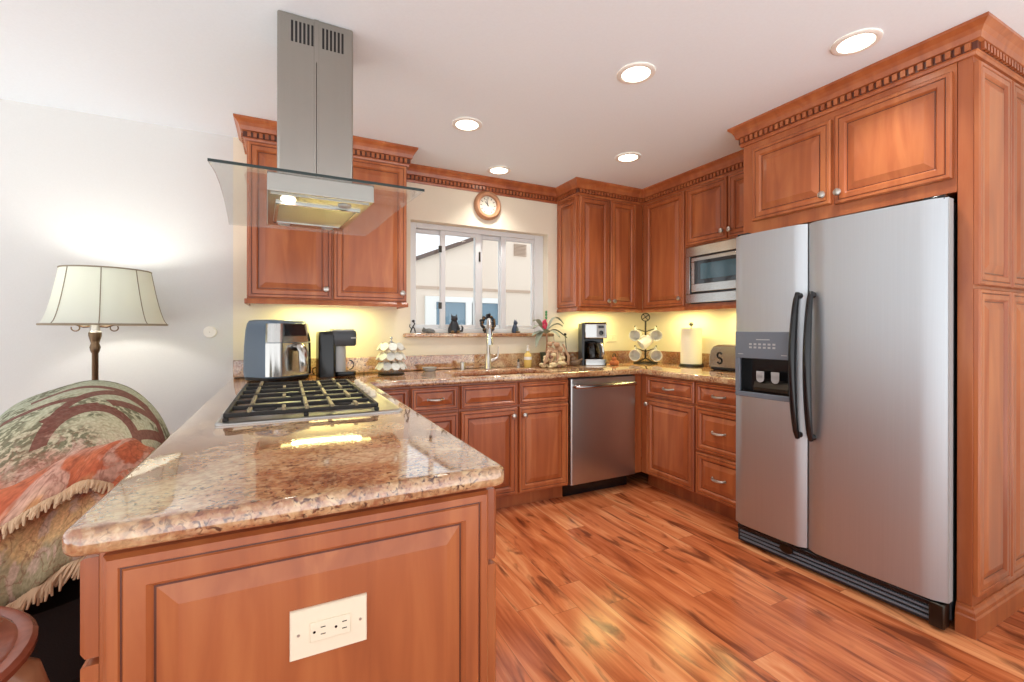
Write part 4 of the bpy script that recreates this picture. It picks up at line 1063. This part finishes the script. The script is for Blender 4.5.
# blank plates / outlets
def plate(name, label, loc, rz, w=.115, h=.07):
    t_ = thing(name, label, 'outlet', loc, rz)
    put('cover_plate', loft(NB(), [[(x*s, y, z*s) for x, z in ((-w/2, -h/2), (w/2, -h/2), (w/2, h/2), (-w/2, h/2))] for y, s in ((0, 1), (-.004, 1), (-.006, .95))]), M['cream_wall'], t_, smooth=False)
    b = NB()
    for c in (-.022, .022): box(b, c-.014, c+.014, -.0075, -.006, -.016, .016)
    put('receptacle', b, M['cream_wall'], t_, bevel=.001)
plate('wall_outlet', 'cream outlet plate on the wall between coffee maker and mug tree', (2.70, BY-.0006, 1.145), 0)
plate('wall_outlet', 'cream outlet plate on the wall behind the orchid leaves', (2.13, BY-.0006, 1.175), 0, .12, .115)
# round plate on the grey wall
rp_ = thing('round_wall_plate', 'round white blank plate on the grey wall right of the lamp', 'wall plate', (-.417, BY-.0006, 1.205))
put('disc', lathe(NB(), [(.036, 0), (.036, .006), (.033, .011), (.001, .012)], 28, RX(pi/2)), M['white'], rp_)
b_ = NB(); lathe(b_, [(.003, .0118), (.002, .013)], 10, RX(pi/2)); put('screw', b_, M['nickel'], rp_)

# clock
ck_ = thing('wall_clock', 'round wooden wall clock above the kitchen window', 'clock', (1.444, BY-.0006, 2.214))
put('rim', lathe(NB(), [(.116, 0), (.118, .012), (.112, .026), (.098, .036), (.080, .034), (.074, .026), (.074, .012)], 36, RX(pi/2)), M['tan_wood'], ck_)
fcx = put('dial', lathe(NB(), [(.0735, .0125), (.0735, .016), (.001, .0162)], 32, RX(pi/2)), M['dial'], ck_)
b_ = NB()
for k in range(12):
    a = k*pi/6; box(b_, -.0026, .0026, -.0172, -.0163, .050, .066, RY(a))
put('hour_marks', b_, M['darkmetal'], fcx, smooth=False)
for ln, a, w in ((.05, radians(-14), .002), (.036, radians(-40), .0028)):
    put('hand', box(NB(), -w, w, -.0186, -.0176, -.008, ln, RY(a)), M['black'], ck_, smooth=False)
b_ = NB(); lathe(b_, [(.005, .0165), (.004, .021)], 12, RX(pi/2)); put('hub', b_, M['darkmetal'], ck_)

# window-sill figures
SZ = WZ0+.0002; sy = BY-.002
w1 = thing('wire_cat', 'thin dark wire figure at the far left of the window sill', 'figurine', (.845, sy, SZ))
b_ = NB(); tube(b_, [(-.02, 0, .004), (-.01, 0, .03), (.0, 0, .05), (.012, 0, .07), (.004, 0, .085)], .005, 6); tube(b_, [(.018, 0, .004), (.012, 0, .03), (.0, 0, .05)], .005, 6); tube(b_, [(-.01, 0, .03), (-.026, 0, .05), (-.022, 0, .066)], .003, 6)
put('body', b_, M['figure'], w1)
b_ = NB(); ball(b_, (.002, 0, .09), (.012, .010, .010), 8); put('head', b_, M['figure'], w1)
w2 = thing('sleeping_cat_figurine', 'low grey curled cat figurine on the left part of the window sill', 'figurine', (.965, sy, SZ))
greyst = mat('grey_stone', (104, 106, 104), .6, var=.2, bscale=60)
b_ = NB(); ball(b_, (0, 0, .018), (.045, .026, .018), 12); ball(b_, (-.035, -.008, .020), (.02, .018, .017), 10); put('body', b_, greyst, w2)
b_ = NB(); tube(b_, [(.04, -.01, .012), (.02, -.03, .010), (-.015, -.032, .009)], [.008, .007, .004], 7); put('tail', b_, greyst, w2)
b_ = NB()
for s in (-1, 1): tube(b_, [(-.04, -.008+s*.009, .033), (-.042, -.008+s*.012, .044)], [.006, .001], 5)
put('ear', b_, greyst, w2)
def sit_cat(label, x, h, rz, m, name='cat_figurine'):
    t_ = thing(name, label, 'figurine', (x, sy, SZ), rz); k = h/.13
    b = NB(); lathe(b, [(.040*k, 0), (.046*k, .012*k), (.044*k, .035*k), (.032*k, .065*k), (.022*k, .085*k), (.016*k, .092*k)], 16, sy=.75); put('body', b, m, t_)
    b = NB(); ball(b, (0, -.006*k, .103*k), (.026*k, .022*k, .021*k), 12)
    hd2 = put('head', b, m, t_)
    for s in (-1, 1): put('ear', tube(NB(), [(s*.015*k, -.004*k, .115*k), (s*.020*k, -.002*k, .138*k)], [.010*k, .001], 6), m, hd2)
    for s in (-1, 1): put('paw', ball(NB(), (s*.022*k, -.032*k, .010*k), (.014*k, .018*k, .010*k), 8), M['figuregold'], t_)
    b = NB(); tube(b, [(.035*k, .0, .012*k), (.06*k, -.005, .016*k), (.064*k, -.005, .04*k), (.056*k, -.004, .055*k)], [.009*k, .009*k, .007*k, .004*k], 7); put('tail', b, m, t_)
    return t_
sit_cat('black seated cat figurine on the window sill left of the faucet', 1.165, .14, 0, M['figure'])
sit_cat('dark blue seated cat figurine on the window sill right of the faucet', 1.695, .105, radians(40), mat('blue_glaze', (52, 66, 84), .3, var=.3, bscale=60))
wr = thing('wreath_ornament', 'round dark leafy wreath ornament on the sill behind the faucet', 'ornament', (1.45, sy, SZ))
b_ = NB(); r2 = random.Random(9)
for k in range(40):
    a = k*2*pi/40; rr = .055+r2.uniform(-.012, .012); ball(b_, (rr*cos(a), r2.uniform(-.012, .012), .078+rr*sin(a)*1.1), (r2.uniform(.010, .016), .012, r2.uniform(.010, .016)), 7)
put('ring', b_, M['figure'], wr)
b_ = NB()
for k in range(16):
    a = r2.uniform(0, 2*pi); rr = .055; ball(b_, (rr*cos(a), -.014, .078+rr*sin(a)*1.1), .009, 7)
put('gold_leaves', b_, M['figuregold'], wr)
put('stand', box(NB(), -.03, .03, -.015, .015, 0, .014), M['figure'], wr, bevel=.003)

# ------------------------------------------------------------------ floor lamp
fl = thing('floor_lamp', 'bronze floor lamp with cream fabric bell shade against the grey wall', 'lamp', (-.86, 2.98, 0))
put('base', lathe(NB(), [(.15, .0005), (.15, .015), (.12, .03), (.05, .045), (.02, .06)], 28), M['bronze'], fl)
put('pole', lathe(NB(), [(.015, .055), (.013, .3), (.016, .32), (.013, .34), (.013, 1.10), (.018, 1.11), (.022, 1.13), (.016, 1.15), (.020, 1.165), (.026, 1.19), (.026, 1.205)], 16), M['bronze'], fl)
put('socket', lathe(NB(), [(.028, 1.2055), (.020, 1.215), (.020, 1.29), (.016, 1.30)], 16), M['nickel'], fl)
b_ = NB()
for s in (-1, 1): tube(b_, [(s*.02, 0, 1.235), (s*.045, 0, 1.232), (s*.075, 0, 1.245), (s*.10, 0, 1.250)], .005, 6); tube(b_, arc((s*.075, 0, 1.228), .016, pi*.9, pi*2.2, 10, 'xz'), .003, 6)
put('arm', b_, M['bronze'], fl)
b_ = NB()
tube(b_, [(-.06, 0, 1.25), (-.06, 0, 1.45), (0, 0, 1.525), (.06, 0, 1.45), (.06, 0, 1.25)], .002, 6)
put('harp', b_, M['bronze'], fl)
bulb = put('bulb', (lambda b: (ball(b, (0, 0, 1.38), (.035, .035, .045), 12), b)[1])(NB()), M['lampwhite'], fl)
prof_ = []
for k in range(15):
    s = k/14; r = (.245)-(.245-.176)*(s**.62); prof_.append((r, 1.252+.277*s))
b_ = NB(); lathe(b_, prof_+[(r-.003, z) for r, z in reversed(prof_)], 40, cap0=False, cap1=False)
sh = put('lamp_shade', b_, M['shade'], fl, (.046, 0, -.008))
b_ = NB()
for k in range(8):
    a = 2*pi*k/8+.15; tube(b_, [((r+.001)*cos(a), (r+.001)*sin(a), z) for r, z in prof_], .0022, 5)
put('rib', b_, M['shadetrim'], sh)
b_ = NB()
for r, z, q in ((.245, 1.253, .005), (.176, 1.529, .004)): put('trim_ring', tube(NB(), [(r*cos(2*pi*k/40), r*sin(2*pi*k/40), z) for k in range(41)], q, 6), M['shadetrim'], sh)
for a in (0, 2*pi/3, 4*pi/3): tube(b_, [(0, 0, 1.522), (.175*cos(a), .175*sin(a), 1.527)], .002, 5)
put('spider', b_, M['shadetrim'], sh)
lamp_obj('POINT', 'lamp_light', fl, (0, 0, 1.44), LAMP_W, (1, .97, .91), .04)

# ------------------------------------------------------------------ armchair and throw
ch = thing('armchair', 'dark upholstered round-backed armchair under a tapestry throw', 'chair', (-.72, 1.95, 0))
# plan: back curve of the barrel, toward the kitchen; local coords from chair centre
def barrel(r_out, r_in, z0, z1, lean):
    rings = []
    for k in range(31):
        a = -pi*.12+pi*1.24*k/30     # arms to the front, back against the lamp side
        top = .53+(z1-.53)*max(0, sin(a))**1.6
        o0 = Vector((cos(a)*1.05, sin(a), 0))
        rings.append([o0*r_out*.95+Vector((0, 0, z0)), o0*r_out+Vector((0, 0, (z0+top)/2)), o0*(r_out-.015)+Vector((0, 0, top-.05)), o0*(r_out-.05)+Vector((0, 0, top)), o0*(r_in+.02)+Vector((0, 0, top-.05)), o0*r_in+Vector((0, 0, z0))])
    return rings
put('backrest', loft(NB(), barrel(.335, .22, .20, .92, .06)), M['darkfabric'], ch, ang=60)
put('seat', lathe(NB(), [(.30, .20), (.335, .24), (.335, .40), (.31, .45), (.001, .46)], 28), M['darkfabric'], ch)
b_ = NB(); lathe(b_, [(.33, .16), (.34, .17), (.34, .20), (.33, .205)], 28); put('seat_rail', b_, M['darkfabric'], ch)
for a in (-.55, -1.6, 1.0, 2.4):
    put('leg', tube(NB(), [(.27*cos(a), .27*sin(a), .17), (.31*cos(a), .31*sin(a), .08), (.33*cos(a), .33*sin(a), .0005)], [.028, .022, .016], 10), M['tan_wood'], ch)
# throw: swept sheet over the back, ridge to fringe
ridge = [(-1.20, 2.02, .60), (-1.06, 2.13, .76), (-.93, 2.20, .87), (-.865, 2.24, .955), (-.775, 2.28, 1.0), (-.675, 2.31, 1.022), (-.565, 2.30, .992), (-.47, 2.24, .918), (-.40, 2.14, .82), (-.352, 2.0, .70), (-.335, 1.84, .60)]
bott = [(-.98, 1.50, .40), (-.90, 1.52, .44), (-.78, 1.535, .48), (-.70, 1.55, .505), (-.63, 1.56, .528), (-.585, 1.58, .55), (-.54, 1.60, .58), (-.50, 1.62, .60), (-.44, 1.65, .61), (-.38, 1.68, .58), (-.338, 1.70, .54)]
def catm(pts, n):
    P_ = [Vector(p) for p in pts]; out = []
    for k in range(n+1):
        s = k/n*(len(P_)-1); i = min(int(s), len(P_)-2); f_ = s-i
        p0, p1, p2, p3 = P_[max(i-1, 0)], P_[i], P_[i+1], P_[min(i+2, len(P_)-1)]
        out.append(.5*((2*p1)+(p2-p0)*f_+(2*p0-5*p1+4*p2-p3)*f_**2+(3*p1-p0-3*p2+p3)*f_**3))
    return out
NU, NV = 60, 40
Rg, Bt = catm(ridge, NU), catm(bott, NU)
bm = NB(); uvl = bm.loops.layers.uv.new('UVMap'); G = {}
r3 = random.Random(4)
for i in range(NU+1):
    for j in range(NV+1):
        s = j/NV; a, b = Rg[i], Bt[i]
        p = a.lerp(b, s)
        bul = sin(pi*min(1, s*1.0))*.13*sin(pi*(i/NU))**.5
        p = p+Vector((.03, -.55, .80)).normalized()*bul
        p += Vector((0, -1, .3))*(.010*sin(i*.55+s*2.2)*s+.012*sin(i*.21+s*6))
        p.x = min(p.x, -.335)
        G[i, j] = bm.verts.new(p)
for i in range(NU):
    for j in range(NV):
        f_ = bm.faces.new((G[i, j], G[i, j+1], G[i+1, j+1], G[i+1, j]))
        for l, (ii, jj) in zip(f_.loops, ((i, j), (i, j+1), (i+1, j+1), (i+1, j))): l[uvl].uv = (.0+ii/NU, 1-jj/NV)
# far side of the cloth, falling inside the chair
prev = [G[i, 0] for i in range(NU+1)]
for q in range(1, 6):
    cur = []
    for i in range(NU+1):
        p = Rg[i]+Vector((-.05*q*.35, .035*sin(q*.5), -.004*q*q-.012*q)); cur.append(bm.verts.new(p))
    for i in range(NU):
        f_ = bm.faces.new((prev[i], prev[i+1], cur[i+1], cur[i]))
        for l in f_.loops: l[uvl].uv = (i/NU, 1)
    prev = cur
th = put('tapestry_throw', bm, M['tapestry'], ang=80)
tag(th, 'fringed tapestry throw in orange, maroon and green draped over the armchair', 'throw')
sm = th.modifiers.new('solid', 'SOLIDIFY'); sm.thickness = .008; sm.offset = -1
# fringe of the hem and of the folded-over corner
def fringe(pts, ln, dirv, n, seed, name='fringe', rad=.0042):
    r = random.Random(seed); b = NB(); P_ = catm(pts, n)
    for p in P_:
        d = Vector(dirv)+Vector((r.uniform(-.35, .35), r.uniform(-.25, .25), r.uniform(-.2, .2))); d = d.normalized()*ln*r.uniform(.8, 1.15)
        tube(b, [p, p+d*.5+Vector((r.uniform(-.004, .004), -.004, 0)), p+d], [rad, rad*1.15, rad*.6], 5)
    return put(name, b, M['fringe'], th)
hem = [tuple(G_) for G_ in [Bt[i]+Vector((0, -.002, 0)) for i in range(0, NU+1, 4)]]
fringe(hem, .055, (-.25, -.35, -.9), 150, 5)
# folded-over corner, a second layer above the hem
fold_t = [(-.80, 1.80, .73), (-.66, 1.84, .79), (-.55, 1.88, .835), (-.48, 1.92, .845), (-.42, 1.94, .82), (-.36, 1.93, .76)]
fold_b = [(-.84, 1.59, .655), (-.70, 1.615, .685), (-.575, 1.66, .745), (-.525, 1.70, .775), (-.45, 1.74, .745), (-.37, 1.78, .665)]
FT, FB = catm(fold_t, 30), catm(fold_b, 30)
bm = NB(); uvl = bm.loops.layers.uv.new('UVMap'); G = {}
for i in range(31):
    for j in range(11):
        s = j/10; p = FT[i].lerp(FB[i], s)+Vector((0, -.5, .85))*(.045*sin(pi*min(1, s*.9+.1))+.012*s+.006*sin(i*.7)); G[i, j] = bm.verts.new(p)
for i in range(30):
    for j in range(10):
        f_ = bm.faces.new((G[i, j], G[i, j+1], G[i+1, j+1], G[i+1, j]))
        for l, (ii, jj) in zip(f_.loops, ((i, j), (i, j+1), (i+1, j+1), (i+1, j))): l[uvl].uv = (.25+.5*ii/30, .36-.13*jj/10)
edge = [tuple(G[i, 10].co) for i in range(0, 31, 2)]
fo = put('folded_corner', bm, M['tapestry'], th, ang=80)
sm = fo.modifiers.new('solid', 'SOLIDIFY'); sm.thickness = .006; sm.offset = -1
fringe(edge, .034, (-.15, -.6, -.75), 120, 8)

# ------------------------------------------------------------------ side table, bottom left
st = thing('side_table', 'round reddish wood side table in the lower left foreground', 'table', (-.735, 1.205, 0))
put('table_top', lathe(NB(), [(.26, .560), (.275, .566), (.285, .575), (.285, .585), (.277, .593), (.262, .594), (.256, .590), (.250, .594), (.001, .595)], 48), M['table_wood'], st)
put('apron', lathe(NB(), [(.20, .495), (.215, .50), (.22, .5595), (.2, .5598)], 36), M['table_wood'], st)
for k in range(4):
    a = k*pi/2+.28
    put('leg', tube(NB(), [(.215*cos(a), .215*sin(a), .55), (.262*cos(a), .262*sin(a), .51), (.275*cos(a), .275*sin(a), .45), (.245*cos(a), .245*sin(a), .33), (.20*cos(a), .20*sin(a), .17), (.215*cos(a), .215*sin(a), .06), (.255*cos(a), .255*sin(a), .0008)],
                   [.026, .032, .034, .026, .018, .015, .02], 10), M['tan_wood'], st)

# ------------------------------------------------------------------ ceiling lights
dl0 = None
DL = [(2.14, 1.045, 'recessed ceiling light nearest the refrigerator cabinet'), (1.474, 1.637, 'recessed ceiling light in the middle of the ceiling'),
      (.953, 2.489, 'recessed ceiling light just right of the range hood chimney'), (1.443, 3.095, 'recessed ceiling light above the wall clock'), (2.14, 2.455, 'recessed ceiling light near the corner cabinets')]
def downlight():
    t_ = thing('ceiling_light', '', 'ceiling light')
    put('trim_ring', lathe(NB(), [(.088, -.0005), (.088, -.006), (.080, -.010), (.066, -.008), (.064, -.0045)], 32, cap0=False, cap1=False), M['white'], t_)
    put('lens', lathe(NB(), [(.0655, -.003), (.0655, -.0055), (.05, -.0075), (.001, -.008)], 32), M['lampwhite'], t_)
    lamp_obj('SPOT', 'downlight_beam', t_, (0, 0, -.02), DOWNLIGHT_W, (1, .96, .90), .06, spot_size=radians(118), spot_blend=.8)
    return t_
for i, (x, y, l) in enumerate(DL):
    q = downlight() if i == 0 else copy_tree(dl0)
    if i == 0: dl0 = q
    q.location = (x, y, CZ); q['label'] = l; q['group'] = 'recessed ceiling lights'
# under-cabinet strips
def strip(label, loc, L_, rz):
    t_ = thing('under_cabinet_light', label, 'light', loc, rz)
    put('housing', box(NB(), -L_/2, L_/2, -.02, .02, -.012, -.0006), M['white'], t_, bevel=.003)
    put('tube_lens', box(NB(), -L_/2+.01, L_/2-.01, -.014, .014, -.018, -.0125), mat('strip_lens', (255, 244, 190), .5, emit=(255, 236, 150), es=3.5), t_, bevel=.002)
    lamp_obj('AREA', 'strip_beam', t_, (0, 0, -.022), UNDERCAB_W*L_/.5, (1, .92, .36), L_*.75, size_y=.03)
strip('slim light strip under the left wall cabinet above the air fryer', (.24, 3.17, UZ0), .62, 0)
strip('slim light strip under the corner wall cabinet above the black coffee maker', (2.45, 3.17, UZ0), .5, 0)
strip('slim light strip under the right wall cabinet above the paper towels', (2.96, 2.76, UZ0), .4, pi/2)
strip('slim light strip under the microwave shelf', (2.96, 2.2, 1.402), .4, pi/2)

# ------------------------------------------------------------------ outside the window
struct(put('ground', box(NB(), -14, 22, BY+.2, 30, -.5, -.3), M['earth'], smooth=False))
hs = thing('neighbor_house', 'peach stucco gable house seen through the kitchen window', 'house', (3.4, 7.3, -.3))
hx, hy, hz = hs.location
def hz_(x): return 2.367+.412*(x-1.942)
ap = 6.2
poly = [(-2.2, -.3), (14, -.3), (14, hz_(ap)-.412*(14-ap)), (ap, hz_(ap)), (-2.2, hz_(-2.2))]
b_ = NB(); loft(b_, [[(x-hx, y, z-hz) for x, z in poly] for y in (0, 5)]); put('wall', b_, M['stucco'], hs, smooth=False)
b_ = NB(); box(b_, -2.2-hx, 14-hx, -.02, -.001, 1.90-hz, 1.945-hz); put('band_trim', b_, M['stuccotrim'], hs, smooth=False)
for a, b in (((-2.6, hz_(-2.6)), (ap, hz_(ap))), ((ap, hz_(ap)), (14, hz_(ap)-.412*(14-ap)))):
    b_ = NB(); loft(b_, [[(x-hx, y, z+dz-hz) for y, dz in ((-.05, .01), (5.2, .01), (5.2, .07), (-.05, .07))] for x, z in (a, b)]); rfo = put('roof', b_, M['roof'], hs, smooth=False)
    b_ = NB(); loft(b_, [[(x-hx, y, z+dz-hz) for y, dz in ((-.08, .0), (-.051, .0), (-.051, .065), (-.08, .065))] for x, z in (a, b)]); put('fascia', b_, M['fascia'], rfo, smooth=False)
hw = NB()
for x0, x1, z0, z1 in ((2.05, 2.235, .6, 1.78), (3.38, 3.48, .6, 1.78), (2.235, 3.38, 1.69, 1.78), (2.235, 3.38, .6, .7), (2.76, 2.92, .7, 1.69), (2.87, 2.885, .7, 1.69)): box(hw, x0-hx, x1-hx, -.05, -.001, z0-hz, z1-hz)
wf = put('window', hw, M['housewhite'], hs, smooth=False)
b_ = NB(); box(b_, 2.236-hx, 3.379-hx, -.016, -.002, .701-hz, 1.689-hz); put('pane', b_, M['houseglass'], wf, smooth=False)
b_ = NB()
for k in range(9): box(b_, 3.70-hx, 3.95-hx, -.03, -.001, 2.57+k*.025-hz, 2.582+k*.025-hz)
put('gable_vent', b_, M['stuccotrim'], hs, smooth=False)
